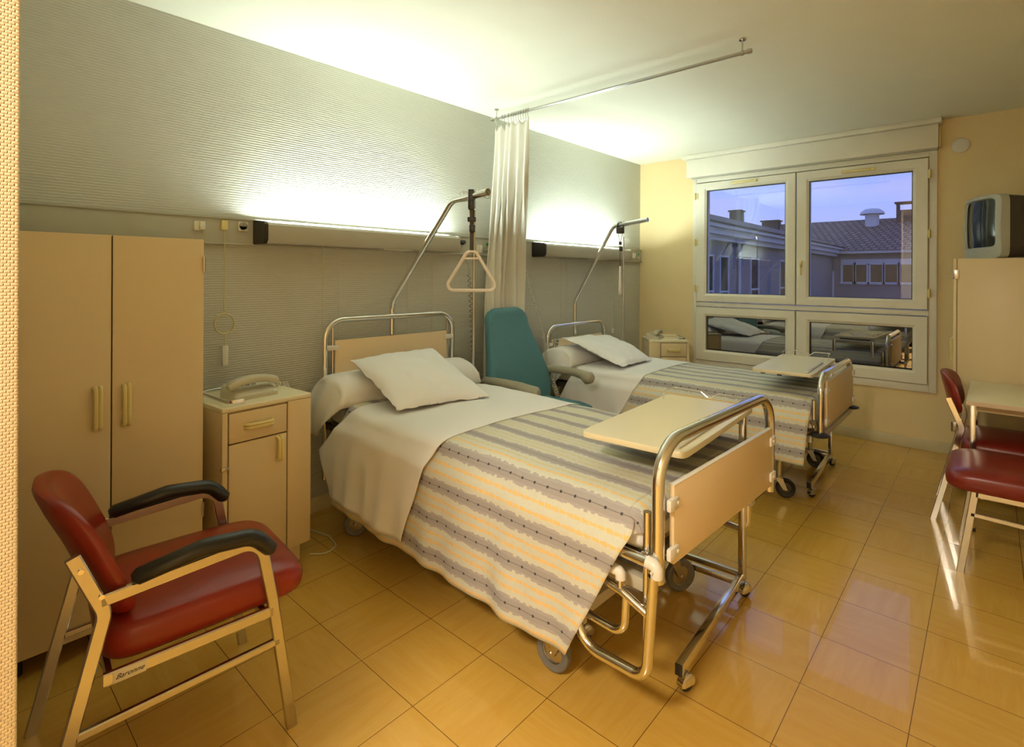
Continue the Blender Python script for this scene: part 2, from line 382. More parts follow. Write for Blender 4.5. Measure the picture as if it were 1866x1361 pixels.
for k, y in enumerate((1.594, 2.072, 2.278, 3.707, 4.346, 4.575)):
    b = B(); box(b, 0, .0018, y-.003, y+.003, .085, 1.51); struct(obj('trim_%d' % (k+1), b, seam, smooth=0))

# wall trunking (service rail) with sockets
b = B(); box(b, 0, .022, .16, LY-.01, 1.512, 1.636, .004); box(b, 0, .030, .16, LY-.01, 1.632, 1.642, .002); box(b, 0, .030, .16, LY-.01, 1.505, 1.514, .002)
tag(obj('service_rail', b, railm), 'long grey service trunking running along the bed wall', 'wall rail')

def plate(y, z, w, h, m=creampl, label=None, cat='socket', name='wall_socket', x=.022, d=.012, deco=None, group=None):
    t = thing(name, label, cat, (x, y, z), group=group)
    b = B(); box(b, 0, d, -w/2, w/2, -h/2, h/2, .002); obj('plate', b, m, t)
    if deco: deco(t, d)
    return t
def d_socket(t, d):
    b = B(); lathe(b, [(.0, 0), (.017, 0), (.019, .003), (.021, .003), (.021, 0)], Matrix.Translation((d, 0, 0)) @ Matrix.Rotation(pi/2, 4, 'Y')); obj('socket_ring', b, greypl, t)
    b = B()
    for y, z in ((-.009, -.002), (.009, -.002), (0, .010), (0, -.002)): cyl(b, (d, y, z), (d+.0015, y, z), .0025, 8)
    obj('pin_holes', b, darkpl, t)
def d_rocker(t, d):
    b = B(); box(b, d, d+.018, -.002, .020, -.02, .02, .003); obj('plug', b, whitepl, t)
    b = B(); tube(b, [(d+.012, .008, -.02), (d+.012, .012, -.03), (d+.004, .022, -.055)], .002, 6); obj('cable', b, cordm, t)
plate(.860, 1.590, .045, .045, creampl, 'cream double socket with white plug above the wardrobe edge', deco=d_rocker)
plate(1.055, 1.600, .046, .046, creampl, 'cream round-hole socket left of the near lamp', deco=d_socket)
# call cord
t = thing('nurse_call', 'cream nurse call cord coiled and hanging beside the wardrobe', 'call cord', (.022, .968, 1.60))
b = B(); box(b, 0, .02, -.014, .014, -.024, .024, .003); obj('cord_switch', b, handle_pl, t)
b = B(); tube(b, [(.016, 0, -.02), (.012, .002, -.2), (.010, .001, -.43), (.010, .0, -.44)], .0022, 6)
for k in range(4):
    pts = [(.010+.003*k, .0+.045*cos(a)+.003*sin(3*k), -.49+.050*sin(a)+.003*cos(5*k)) for a in [2*pi*i/28 for i in range(28)]]
    tube(b, pts, .0026, 6, closed=True)
tube(b, [(.014, -.01, -.435), (.014, -.002, -.42), (.014, .02, -.45)], .002, 6)
tube(b, [(.012, .002, -.535), (.012, .004, -.60)], .0021, 6); obj('cord', b, cordm, t)
b = B(); box(b, .002, .022, -.009, .019, -.70, -.60, .006); obj('call_button', b, whitepl, t)
# far sockets of bed 1 and 2
def d_plug(t, d):
    b = B(); lathe(b, [(.0, .03), (.012, .03), (.018, .018), (.020, 0)], Matrix.Translation((d, 0, 0)) @ Matrix.Rotation(pi/2, 4, 'Y')); obj('plug', b, darkpl, t)
plate(2.515, 1.593, .044, .044, whitepl, 'white socket holding a round black plug at the near lamp', deco=d_plug)
def d_box(t, d):
    b = B(); box(b, d, d+.012, -.018, .018, -.028, .028, .003); obj('cover', b, whitepl, t)
plate(2.690, 1.552, .05, .06, creampl, 'cream switch box behind the hanging grey strap', 'switch', 'wall_switch', deco=d_box)
def d_green(t, d):
    b = B(); box(b, d, d+.003, -.022, .012, .006, .026, .001); obj('green_sticker', b, green, t)
    b = B(); box(b, d, d+.004, -.018, .020, -.026, -.016, .001); obj('slot', b, whitepl, t)
plate(2.775, 1.575, .07, .075, railm, 'grey call panel with green sticker beside the curtain', 'call panel', 'nurse_call_unit', deco=d_green)
plate(4.925, 1.572, .05, .06, creampl, 'white switch on the rail end near the window', 'switch', 'wall_switch', deco=d_box)
plate(5.02, 1.572, .05, .075, railm, 'small call panel with green sticker at the far rail end', 'call panel', 'nurse_call_unit', deco=d_green)
plate(3.05, 1.60, .044, .044, whitepl, 'white socket right of the curtain feeding the curly white cable', deco=d_box)
plate(4.549, .794, .045, .045, whitepl, 'small white square switch low on the wall behind the far bed', 'switch', 'wall_switch', x=0)

# ------------------------------------------------------------------ bed lamps
def bed_lamp(y0, y1, label, cord):
    t = thing('wall_lamp', label, 'lamp', (.022, y0, 1.515), group=None); L = y1-y0
    b = B()
    pr = [(.0, .0), (.125, .0), (.140, .018), (.140, .092), (.128, .106), (.124, .104), (.134, .090), (.134, .020), (.122, .006), (.0, .006)]
    loft(b, [[(x, y, z) for x, z in pr] for y in (0.005, L-.005)]); normals(b); obj('housing', b, lampbody, t)
    b = B(); loft(b, [[(x, y, z) for x, z in ((0, -.004), (.126, -.004), (.145, .016), (.145, .094), (.129, .110), (0, .122))] for y in (-.012, .006)]); normals(b); obj('end_cap', b, capdark, t)
    b = B(); loft(b, [[(x, y, z) for x, z in ((0, .0), (.126, .0), (.141, .018), (.141, .094), (.129, .108), (0, .115))] for y in (L-.006, L+.004)]); normals(b); obj('end_cap', b, lampbody, t)
    b = B(); cyl(b, (.072, .08, .078), (.072, L-.08, .078), .013, 12); obj('fluorescent_tube', b, emitm, t)
    b = B(); box(b, .03, .10, L*.55, L*.72, -.006, .001, .002); obj('reading_lens', b, whitepl, t)
    b = B(); tube(b, [(.05, cord, 0), (.05, cord, -.12)], .0025, 6); tube(b, [(.05, cord, -.11), (.045, cord, -.6), (.04, cord+.01, -.72)], .0011, 5); obj('pull_cord', b, cordm, t)
    return t
bed_lamp(1.118, 2.385, 'long grey-green wall lamp glowing above the near bed', .34)
bed_lamp(3.30, 4.66, 'long grey-green wall lamp glowing above the far bed', .40)

# ------------------------------------------------------------------ window
win = bpy.data.objects.new('window_1', None); COL.objects.link(win); struct(win)
b = B()
F0, F1, FZ0, FZ1 = .625, 2.625, .455, 2.345
y0, y1 = LY-.022, LY+.07
box(b, F0, .665, y0, y1, FZ0, FZ1, .003); box(b, 2.575, F1, y0, y1, FZ0, FZ1, .003)
box(b, .665, 2.575, y0, y1, FZ0, .513, .003); box(b, .665, 2.575, y0, y1, 2.30, FZ1, .003); box(b, .665, 2.575, y0, y1, 1.055, 1.095, .003)
obj('window_frame', b, pvc, win)
def sash(x0, x1, z0, z1, g, gm, vent=False, side=1):
    gx0, gx1, gz0, gz1 = g
    b = B(); ya, yb = LY-.036, LY+.05
    # mitred frame: outer ring, slight chamfer towards the pane
    o_ = [(x0, z0), (x1, z0), (x1, z1), (x0, z1)]; i_ = [(gx0-.022, gz0-.022), (gx1+.022, gz0-.022), (gx1+.022, gz1+.022), (gx0-.022, gz1+.022)]
    p_ = [(gx0, gz0), (gx1, gz0), (gx1, gz1), (gx0, gz1)]
    layers = [(o_, yb), (o_, ya+.004), ([(a+(.004 if a == x0 else -.004), c+(.004 if c == z0 else -.004)) for a, c in o_], ya), (i_, ya), (p_, ya+.012), (p_, yb)]
    R = [[b.verts.new((a, y, c)) for a, c in pts] for pts, y in layers]
    for A, Bb in zip(R, R[1:]):
        for j in range(4): b.faces.new((A[j], A[(j+1) % 4], Bb[(j+1) % 4], Bb[j]))
    for j in range(4): b.faces.new((R[-1][j], R[-1][(j+1) % 4], R[0][(j+1) % 4], R[0][j]))
    normals(b); s = obj('sash', b, pvc, win, smooth=25)
    b = B(); sweep(b, [(gx0+.003, ya+.018, gz0+.003), (gx1-.003, ya+.018, gz0+.003), (gx1-.003, ya+.018, gz1-.003), (gx0+.003, ya+.018, gz1-.003)], rect(.008, .008), closed=True, up=(0, 1, 0)); obj('gasket', b, blackrub, s)
    b = B(); box(b, gx0, gx1, LY+.002, LY+.006, gz0, gz1); obj('glass_pane', b, gm, s, smooth=0)
    if vent:
        c = (gx0+gx1)/2; b = B(); box(b, c-.12, c+.12, ya-.014, ya, gz1+.035, gz1+.056, .005); box(b, c+.095, c+.125, ya-.018, ya, gz1+.034, gz1+.058, .004); obj('trickle_vent', b, handle_pl, s)
        hx = x1 if side > 0 else x0
        for hz in (z0+.13, (z0+z1)/2, z1-.13):
            b = B(); cyl(b, (hx+.010*side, ya-.008, hz-.035), (hx+.010*side, ya-.008, hz+.035), .008, 10); box(b, hx-.002, hx+.02, ya-.004, ya+.006, hz-.03, hz+.03, .002); obj('hinge', b, handle_pl, s)
    return s
sash(.668, 1.603, 1.103, 2.292, (.773, 1.516, 1.185, 2.215), glass, True, -1)
sR = sash(1.613, 2.568, 1.103, 2.292, (1.714, 2.468, 1.18, 2.203), glass, True, 1)
sash(.668, 1.603, .518, 1.048, (.768, 1.519, .622, .96), glass_low)
sash(1.613, 2.568, .518, 1.048, (1.72, 2.471, .62, .958), glass_low)
b = B(); box(b, 1.640, 1.662, LY-.050, LY-.034, 1.44, 1.50, .003); tube(b, [(1.651, LY-.045, 1.475), (1.651, LY-.072, 1.475), (1.656, LY-.074, 1.37)], .007, 8, fr=.012); obj('window_handle', b, handle_pl, sR)
# roller shutter box
b = B(); box(b, .575, 2.632, LY-.075, LY, 2.355, 2.535, .003); obj('shutter_box', b, pvc, win)
b = B(); box(b, .545, 2.655, LY-.115, LY, 2.537, CH-.001, .004); obj('shutter_box_lid', b, pvc, win)
b = B(); box(b, 2.634, 2.646, LY-.06, LY, 2.36, 2.50, .002); obj('box_end_plate', b, handle_pl, win)
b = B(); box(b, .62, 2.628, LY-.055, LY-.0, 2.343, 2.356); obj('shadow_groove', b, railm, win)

# detector disc
b = B(); lathe(b, [(0, .018), (.045, .016), (.055, .010), (.057, 0)], Matrix.Translation((2.765, LY, 2.362)) @ Matrix.Rotation(pi/2, 4, 'X')); tag(obj('wall_disc', normals(b), whitepl), 'round white disc cover high on the yellow wall right of window', 'wall disc')
# small round thing low on window wall
b = B(); lathe(b, [(0, .05), (.02, .05), (.036, .03), (.045, 0)], Matrix.Translation((2.20, LY, .50)) @ Matrix.Rotation(pi/2, 4, 'X')) if False else None
b.free()

# ------------------------------------------------------------------ curtain rod and curtain
t = thing('curtain_rod', 'steel curtain rod hung from the ceiling between the beds', 'curtain rod', (.13, 2.72, 2.505))
b = B(); tube(b, [(0, 0, 0), (1.885, 0, 0)], .0095, 12); obj('rod', b, steel, t)
for x in (.003, 1.872):
    b = B(); cyl(b, (x-.01, 0, 0), (x+.01, 0, 0), .013, 12); obj('end_cap', b, steel, t)
for x in (.045, 1.835):
    b = B(); cyl(b, (x, 0, 0), (x, 0, CH-2.505), .004, 8); cyl(b, (x, 0, CH-2.505-.008), (x, 0, CH-2.505), .017, 14); cyl(b, (x-.008, 0, 0), (x+.008, 0, 0), .0125, 12); obj('bracket', b, steel, t)
t = thing('curtain', 'white cloth curtain gathered at the rod behind the teal armchair', 'curtain', (0, 0, 0))
HX = [.175, .235, .262, .30, .33, .352, .375, .398, .42, .445, .468, .488]
b = B()
def curt(a, c):
    # a across, c down
    z = 2.455 - c*1.93
    top = Vector((.172+.325*a, 2.72, 0)); bot = Vector((.075+.05*sin(a*9)*.4+.03*a, 2.70+.40*a, 0))
    k = min(1, max(0, (c-.05)/.62)); k = k*k*(3-2*k)
    p = top.lerp(bot, k)
    dirn = (bot-top); A = Vector((.325, 0, 0)).lerp(Vector((.03, .36, 0)), k).normalized(); Nn = Vector((-A.y, A.x, 0))
    ph = 2*pi*(a**.8)*5.5
    amp = .034*(.45+.55*min(1, c*4))*(1-.35*k)*(.5+.5*min(1, a*4))
    off = amp*sin(ph+.7*sin(c*3))+.010*sin(ph*.37+c*5)
    sag = 0
    q = a*11; f = abs(q-round(q)); sag = -.030*f*2*max(0, 1-c*14)*(1.6 if a < .25 else .8)
    p = p+Nn*off*(-1); p.x = max(.018, p.x); p.z = z+sag
    return p
grid(b, curt, 170, 60); cu = obj('curtain_cloth', b, curtm, t, smooth=80); thicken(cu, .002)
for x in HX:
    b = B()
    pts = [(x, 2.72+.013*cos(a), 2.507+.013*sin(a)) for a in [radians(d) for d in range(-60, 250, 25)]]
    tube(b, pts+[(x+.003, 2.707, 2.48), (x+.004, 2.715, 2.448)], .0028, 6); obj('curtain_hook', b, steel, t)

# ------------------------------------------------------------------ wardrobes
def hinge_bm(x, y, z, ax='x'):
    b = B(); box(b, x-.012, x+.006, y-.004, y+.008, z-.03, z+.03, .001); cyl(b, (x, y+.004, z-.03), (x, y+.004, z+.03), .006, 8); return b
def grip(M, L=.15):
    """ribbed twin grip handle, long along local Z, standing off along local X"""
    b = B()
    for dy in (-.0082, .0082):
        pts = fillet([(0, dy, -L/2), (.020, dy*.8, -L/2+.006), (.020, dy*.8, L/2-.006), (0, dy, L/2)], .012, 4); sweep(b, pts, circ(.0075, 8), caps=True)
    t2 = B(); box(t2, .010, .020, -.011, .011, -L/2+.012, L/2-.012, .003); join(b, t2)
    bmesh.ops.transform(b, matrix=M, verts=b.verts); return b
def wardrobe(loc, rz, w, d, h, label, z0=.075, feet=True):
    """front faces local +X; y from 0 to w; front plane at x=0"""
    t = thing('wardrobe', label, 'wardrobe', loc, rz)
    b = B(); box(b, -d, -.021, 0, w, z0, h, .002); obj('carcass', b, laminate, t)
    b = B(); box(b, -.0215, -.019, .004, w-.004, z0+.003, h-.003); obj('inner_shadow_gap', b, gap, t, smooth=0)
    for k in (0, 1):
        b = B(); ya, yb = (.001, w/2-.0022) if k == 0 else (w/2+.0022, w-.001)
        box(b, -.018, 0, ya, yb, z0-.004, h, .0015); dr = obj('door', b, laminate, t)
        hy = w/2-.040 if k == 0 else w/2+.042
        obj('handle', grip(Matrix.Translation((0, hy, .872))), handle_pl, dr)
        for z in (h-.10, .40):
            yy = 0 if k == 0 else w
            b = B(); box(b, -.03, .002, yy-.003, yy+.003, z-.03, z+.03, .001); cyl(b, (.003, yy, z-.03), (.003, yy, z+.03), .005, 8); obj('hinge', b, steel, dr)
    if feet:
        for x in (-d+.06, -.06):
            for y in (.05, w-.05):
                b = B(); cyl(b, (x, y, 0), (x, y, z0), .022, 12); obj('foot', b, darkpl, t)
    return t
wardrobe((.5, .150, 0), 0, .589, .46, 1.497, 'tall cream two-door wardrobe with yellow handles at left behind red chair')
w2 = wardrobe((2.758, 4.86, 0), pi, .575, .60, 1.478, 'cream wardrobe carrying the television in the right corner', z0=.05)
# metal lock plates on the far wardrobe front
b = B(); box(b, -.002, .004, .10, .13, .70, .74, .001); cyl(b, (.002, .115, .72), (.016, .115, .72), .006, 8); obj('door_lock', b, steel, w2)
b = B(); box(b, -.003, .028, .40, .50, .16, .18, .002); obj('door_catch', b, darkpl, w2)

# ------------------------------------------------------------------ television
def tv():
    t = thing('television', 'grey tube television standing on top of the far wardrobe', 'television', (2.905, 4.55, 1.478), radians(205))
    wd, h = .225, .412   # half width
    def ring(x, s, sz, m=7, n=40, zc=None):
        zc = h/2 if zc is None else zc
        return [(x, a, zc+c) for a, c in sel(wd*s, h/2*sz, n, m)]
    # bezel: bulged front ring (outer) to inner opening
    b = B(); n = 48
    def bulge(a, c): return .055*(1-(a/wd)**2)*.9+.012*(1-((c)/(h/2))**2)
    rings = []
    for x, s, sz in ((-.035, 1.0, 1.0), (-.012, 1.0, 1.0)): rings.append([(x, a, h/2+c) for a, c in sel(wd*s, h/2*sz, n, 9)])
    for s, dx in ((.99, 0), (.93, .004)): rings.append([(dx+bulge(a, c), a, h/2+c) for a, c in sel(wd*s, h/2*s, n, 9)])
    rings.append([(bulge(a, c)+.002, a, h/2+.024+c) for a, c in sel(.190, .160, n, 9)])
    rings.append([(bulge(a, c)-.014, a, h/2+.024+c) for a, c in sel(.183, .153, n, 8)])
    loft(b, rings, caps=False); normals(b); obj('bezel', b, tvgrey, t, smooth=35)
    b = B()
    def scr(a, c):
        y = -.186+.372*a; z = -.156+.312*c
        return Vector((-.012+.056*(1-(y/wd)**2)+.012*(1-(z/(h/2))**2)-.012, y, h/2+.024+z))
    grid(b, scr, 20, 16); obj('screen', b, screen, t, smooth=80)
    b = B(); rr = []
    for x, s, z0, z1 in ((-.034, .995, .004, h-.004), (-.20, .97, .008, h-.02), (-.27, .80, .015, h-.07), (-.36, .55, .03, h-.14), (-.385, .50, .04, h-.16)):
        rr.append([(x, a, (z0+z1)/2+c) for a, c in sel(wd*s, (z1-z0)/2, n, 8)])
    loft(b, rr); normals(b); obj('rear_shell', b, tvdark, t, smooth=35)
    b = B()
    b.free()
    for z in (.065, .31):
        for q in (-1, 1):
            b = B(); box(b, -.19, -.095, q*wd-.002, q*wd+.002, z, z+.002); obj('vent_line', b, gap, t)
    b = B(); box(b, .004, .037, .045, .125, .026, .050, .001); obj('control_flap', b, darkpl, t)
    b = B(); box(b, .008, .041, .078, .104, .060, .066, .001); obj('badge', b, darkpl, t)
    b = B(); box(b, .01, .0515, -.06, .035, .024, .052, .003); obj('front_door', b, tvgrey, t)
    b = B(); box(b, -.30, -.02, -.17, .17, -.001, .012, .003); obj('base', b, tvgrey, t)
    return t
tv()

# ------------------------------------------------------------------ desk at the right
t = thing('desk', 'cream-topped table on square chrome legs against the far wardrobe', 'table', (2.845, 3.55, 0))
b = B(); box(b, 0, .57, 0, .71, .688, .712, .004); obj('tabletop', b, boardtop, t)
b = B(); box(b, .003, .567, -.0015, .0, .689, .711); box(b, -.0015, 0, .003, .707, .689, .711); obj('edge_band', b, laminate_edge, t)
for x in (.026, .53):
    for y in (.10, .66):
        b = B(); box(b, x-.0125, x+.0125, y-.0125, y+.0125, .012, .688, .002); lg = obj('leg', b, chrome, t)
        b = B(); box(b, x-.014, x+.014, y-.014, y+.014, 0, .02, .003); obj('foot_cap', b, blackrub, lg)
b = B(); box(b, .04, .52, .09, .11, .645, .688, .002); box(b, .016, .036, .11, .65, .645, .688, .002); box(b, .04, .52, .65, .67, .645, .688, .002); obj('apron', b, laminate, t)

# ------------------------------------------------------------------ red chairs
def xs(p, x): return [(x, a, c) for a, c in p]
def side_frame(x, arms, name, root, m=steel):
    fr = rect(.016, .030, .003)
    b = B()
    rear = fillet([(x, 0, 0), (x, .125, .535), (x, .065, .69)], .06, 6)
    sweep(b, rear, fr, up=(0, 1, 0)); g = obj('rear_leg', b, m, root)
    b = B()
    if arms: pts = fillet([(x, .560, 0), (x, .505, .40), (x, .470, .590), (x, .118, .566)], [0, .06, .055, 0], 7)
    else: pts = [(x, .560, 0), (x, .505, .40)]
    # front leg and arm are one bent tube; 'up' across the frame keeps its flat side outwards
    sweep(b, pts, rect(.030, .016, .003), up=(1, 0, 0)); obj('front_leg', b, m, root)
    b = B(); sweep(b, [(x, .122, .372), (x, .505, .372)], rect(.016, .030, .003), up=(0, 0, 1)); sr = obj('seat_rail', b, m, root)
    b = B(); sweep(b, [(x, .075, .262), (x, .522, .277)], rect(.016, .020, .003), up=(0, 0, 1)); obj('stretcher', b, m, root)
    for y, z in ((.080, .655), (.118, .580)):
        b = B(); cyl(b, (x+sgn(x)*.006, y, z), (x+sgn(x)*.013, y, z), .006, 10); obj('screw', b, chrome, root)
    if arms:
        b = B(); P_ = fillet([(x, .188, .598), (x, .330, .620), (x, .455, .608), (x, .497, .556)], .07, 8); n_ = len(P_)
        sc = [.45]+[1]*(n_-2)+[.6]; P_ = [Vector(P_[0])+Vector((0, -.012, -.002))]+P_+[Vector(P_[-1])+Vector((0, .004, -.012))]; sc = [.45, .9]+[1]*(n_-2)+[.95, .5]
        sweep(b, P_, circ(.026, 14, .023), up=(0, 0, 1), scale=sc); obj('armrest', b, blackvinyl, root, smooth=70)
    return sr
def cushion(bm, x0, x1, y0, y1, z0, z1, r=.03, crown=.012, nose=.018):
    n = 26
    def f(a, c): pass
    nx, ny = 24, 24; rings = []
    prof = [(0.0, 0), (.55, .0), (.93, .05), (.985, .18), (1, .45), (.99, .70), (.95, .88), (.86, .97), (.5, 1.0), (.2, 1.01)]
    cx_, cy_ = (x0+x1)/2, (y0+y1)/2; hx, hy = (x1-x0)/2, (y1-y0)/2
    K = 44
    for s, zz in prof:
        if s < .6: k = s
        ring = []
        for a, c in sel(1, 1, K, 7):
            inset = (1-s)*min(hx, hy) if s > .7 else None
            if s > .7: X = a*(hx-(1-s)*.18); Y = c*(hy-(1-s)*.18)
            else: X = a*hx*(s+.12 if s > 0 else .02); Y = c*hy*(s+.12 if s > 0 else .02)
            z = z0+(z1-z0)*zz
            if zz > .5: z += crown*(1-(X/hx)**2)*(1-(Y/hy)**2)-nose*max(0, Y/hy)**4
            ring.append((cx_+X, cy_+Y, z))
        rings.append(ring)
    loft(bm, rings); normals(bm)
def backrest_panel(w, zc, hgt, lean_y, curve, m, root, thick=.036):
    """curved rounded panel; wings come forward (+y)"""
    b = B(); K = 56
    for_r = []
    def pt(a, c, off):
        X = a*w/2; Z = zc+c*hgt/2
        X *= (1-.10*max(0, c)) ; y = lean_y(Z)+curve*(abs(a)**2.0)
        return Vector((X, y+off, Z))
    lv = [(-.5, .0), (-.5, .6), (-.47, .9), (-.30, .985), (0, 1.0), (.30, .985), (.47, .9), (.5, .6), (.5, .0)]
    rings = []
    for o, s in lv:
        rings.append([pt(a*max(s, .02), c*max(s, .02), o*thick) for a, c in sel(1, 1, K, 3.4)])
    loft(b, rings); normals(b); return obj('backrest', b, m, root, smooth=60)
def red_chair(name, label, arms, m, width=.5, group=None):
    t = thing(name, label, 'chair', group=group)
    hx = width/2
    for s in (-1, 1):
        side_frame(s*hx, arms, 'side', t, steel if arms else chrome)
    b = B(); sweep(b, [(-hx, .485, .365), (hx, .485, .365)], rect(.016, .025), up=(0, 0, 1)); obj('cross_rail', b, steel, t)
    b = B(); sweep(b, [(-hx, .135, .365), (hx, .135, .365)], rect(.016, .025), up=(0, 0, 1)); obj('cross_rail', b, steel, t)
    ov = -.012 if arms else .035
    b = B(); cushion(b, -hx-ov, hx+ov, .115, .620, .380, .474); obj('seat_cushion', b, m, t, smooth=60)
    if arms: backrest_panel(width-.015, .635, .35, lambda z: .072-(z-.66)*.40, .055, m, t, .045)
    else: backrest_panel(width-.04, .70, .235, lambda z: .075-(z-.6)*.22, .055, m, t, .03)
    return t
c1 = red_chair('armchair', 'red vinyl chair with black armrests in the left foreground', True, redvinyl)
a1 = radians(-5); c1.rotation_euler = (0, 0, a1)
c1.location = (.798+.25*cos(a1), .206+.25*sin(a1), 0)
# maker plate on the near seat rail
sr = [o for o in bpy.data.objects if o.parent == c1 and o.name.startswith('seat_rail')][-1]
b = B(); box(b, .2585, .2600, .140, .205, .358, .386, .0005); pl = obj('maker_plate', b, creampl, sr)
cu_ = bpy.data.curves.new('maker_lettering', 'FONT'); cu_.body = 'Baronne'; cu_.size = .0165; cu_.shear = .5; cu_.extrude = .0003; cu_.align_x = 'CENTER'; cu_.align_y = 'CENTER'
tx = bpy.data.objects.new('maker_lettering', cu_); COL.objects.link(tx); tx.parent = pl; cu_.materials.append(darkpl)
bpy.context.view_layer.update(); _me = bpy.data.meshes.new_from_object(tx.evaluated_get(bpy.context.evaluated_depsgraph_get())); bpy.data.objects.remove(tx, do_unlink=True)
tx = bpy.data.objects.new('maker_lettering', _me); COL.objects.link(tx); tx.parent = pl
tx.matrix_local = Matrix.Translation((.2605, .172, .372)) @ Matrix.Rotation(pi/2, 4, 'Z') @ Matrix.Rotation(pi/2, 4, 'X')

c2 = red_chair('side_chair', 'dark red vinyl chair with chrome legs tucked under the cream table', False, darkred, .41)
c2.rotation_euler = (0, 0, radians(-90)); c2.location = (2.70, 3.89, 0)
c3 = copy_tree(c2); c3['label'] = 'dark red vinyl chair at the right edge of the photo, nearer than the table'
c3.rotation_euler = (0, 0, radians(91)); c3.location = (3.395, 3.32, 0)

# ------------------------------------------------------------------ nightstands
def nightstand(loc, rz, label, w=.385, d=.38, h=.80, mirror=False):
    """front faces +X, y 0..w"""
    t = thing('nightstand', label, 'nightstand', loc, rz)
    z0 = .105
    b = B(); box(b, -d, -.020, 0, w, z0, h-.018, .002); obj('cabinet_body', b, laminate, t)
    b = B(); box(b, -d-.002, .001, -.002, w+.002, h-.022, h, .006, 3); obj('top_panel', b, boardtop, t)
    b = B(); box(b, -.0215, -.019, .012, w-.012, z0+.012, h-.030); obj('inner_gap', b, gap, t, smooth=0)
    b = B(); f = (lambda y: w-y) if mirror else (lambda y: y)
    def bx(y0, y1, z0_, z1_): 
        a, c = sorted((f(y0), f(y1))); box(b, -.019, 0, a, c, z0_, z1_, .0015)
    ys = w*.70
    bx(0, .0205, z0, h-.022); obj('side_stile', b, laminate, t)
    b = B(); bx(ys+.006, w, z0, h-.022); obj('front_panel', b, laminate, t)
    b = B(); bx(.026, ys, h-.154, h-.029); dr = obj('drawer', b, laminate, t)
    yc = f((.025+ys)/2)
    obj('handle', grip(Matrix.Translation((0, yc, h-.092)) @ Matrix.Rotation(pi/2, 4, 'X'), .115), handle_pl, dr)
    b = B(); bx(.026, ys, z0+.004, h-.160); do = obj('door', b, laminate, t)
    obj('handle', grip(Matrix.Translation((0, f(ys-.035), h-.222)), .105), handle_pl, do)
    b = B(); y_ = f(.0); s_ = 1 if not mirror else -1
    box(b, -.01, .004, min(y_-.004*s_, y_+.024*s_), max(y_-.004*s_, y_+.024*s_), h-.26, h-.245, .001); obj('hinge', b, steel, do)
    b = B(); box(b, -d+.03, -.035, .03, w-.03, .015, z0, .003); obj('plinth', b, laminate, t)
    for x in (-d+.06, -.06):
        for y in (.05, w-.05):
            b = B(); cyl(b, (x, y, 0), (x, y, .02), .014, 10); obj('foot', b, darkpl, t)
    # chrome tray rail
    b = B(); zr = h+.016
    g = (lambda y: f(y))
    pts = fillet([(-.020, g(w*.24), zr), (-.020, g(.03), zr), (-d+.05, g(.03), zr), (-d+.05, g(w*.94), zr), (-d+.12, g(w*.97), zr)], .045, 6)
    sweep(b, pts, rect(.003, .014, .001), up=(0, 0, 1))
    for p in (pts[0], pts[9], pts[17], pts[-1]): cyl(b, (p[0], p[1], h), (p[0], p[1], zr+.008), .003, 8)
    obj('tray_rail', b, chrome, t)
    return t
nightstand((.528, .800, 0), radians(4), 'cream bedside cabinet with phone between wardrobe and near bed')
vx, vy = .762, .648
nightstand((.617-.19*vx, 4.59-.19*vy, 0), math.atan2(-.762, .648)+0, 'cream bedside cabinet turned sideways in the corner beside the far bed', w=.38, d=.34, h=.745, mirror=True)

def telephone(loc, rz, label, s=1.0):
    t = thing('telephone', label, 'telephone', loc, rz); t.scale = (s, s, s*1.45)
    b = B()
    rr = []
    for z, k in ((0, 1), (.012, 1.0), (.022, .97), (.030, .90)):
        rr.append([(a*k-.0, c*k, z+(.012*(-a/.09) if z > .015 else 0)) for a, c in sel(.085, .105, 36, 8)])
    loft(b, rr); normals(b); obj('phone_base', b, phonem, t)
    b = B(); pts = [(.0, -.115, .040), (.0, -.10, .047), (.0, -.06, .056), (.0, 0, .060), (0, .06, .056), (0, .10, .047), (0, .115, .040)]
    pr = rect(.056, .026, .008)
    sweep(b, [(x+.035, y, z) for x, y, z in pts], pr, up=(0, 0, 1), scale=[.7, 1, .92, .88, .92, 1, .7]); obj('handset', b, phonem, t, smooth=50)
    b = B()
    for i in range(3):
        for j in range(4): box(b, -.02-.018*j-.006, -.02-.018*j+.006, -.03+.03*i-.009, -.03+.03*i+.009, .028+.01*j*.2, .037+.01*j*.2, .002)
    obj('keypad', b, greypl, t)
    return t
telephone((.350, .970, .80), radians(6), 'beige push-button telephone on the near bedside cabinet', .95)
ns2c = Vector((.617, 4.59, 0))+Vector((-.648, .762, 0))*.17
telephone((ns2c.x-.10*vx, ns2c.y-.10*vy, .745), math.atan2(-.762, .648)+radians(60), 'pale telephone on the far bedside cabinet in the corner', .85)

def coil(bm, pts, r=.008, wire=.0018, turns=60, n=8):
    """coiled cord along polyline"""
    P_ = [Vector(p) for p in pts]; L = [0]
    for a, c in zip(P_, P_[1:]): L.append(L[-1]+(c-a).length)
    tot = L[-1]; out = []; N_ = turns*n
    for i in range(N_+1):
        s = tot*i/N_; k = max(j for j in range(len(L)) if L[j] <= s+1e-9); k = min(k, len(P_)-2)
        t_ = (s-L[k])/(L[k+1]-L[k]); p = P_[k].lerp(P_[k+1], t_); d = (P_[k+1]-P_[k]).normalized(); u = d.cross(Vector((.3, .2, .9))).normalized(); v = d.cross(u)
        a = 2*pi*i/n; out.append(p+u*r*cos(a)+v*r*sin(a))
    sweep(bm, out, circ(wire, 5))
b = B(); coil(b, [(.27, 1.06, .815), (.24, 1.12, .812), (.25, 1.175, .81), (.22, 1.20, .78)], .010, .002, 12); tag(obj('phone_cord', b, whitepl), 'curly pale phone cord lying on the near bedside cabinet top', 'cord')
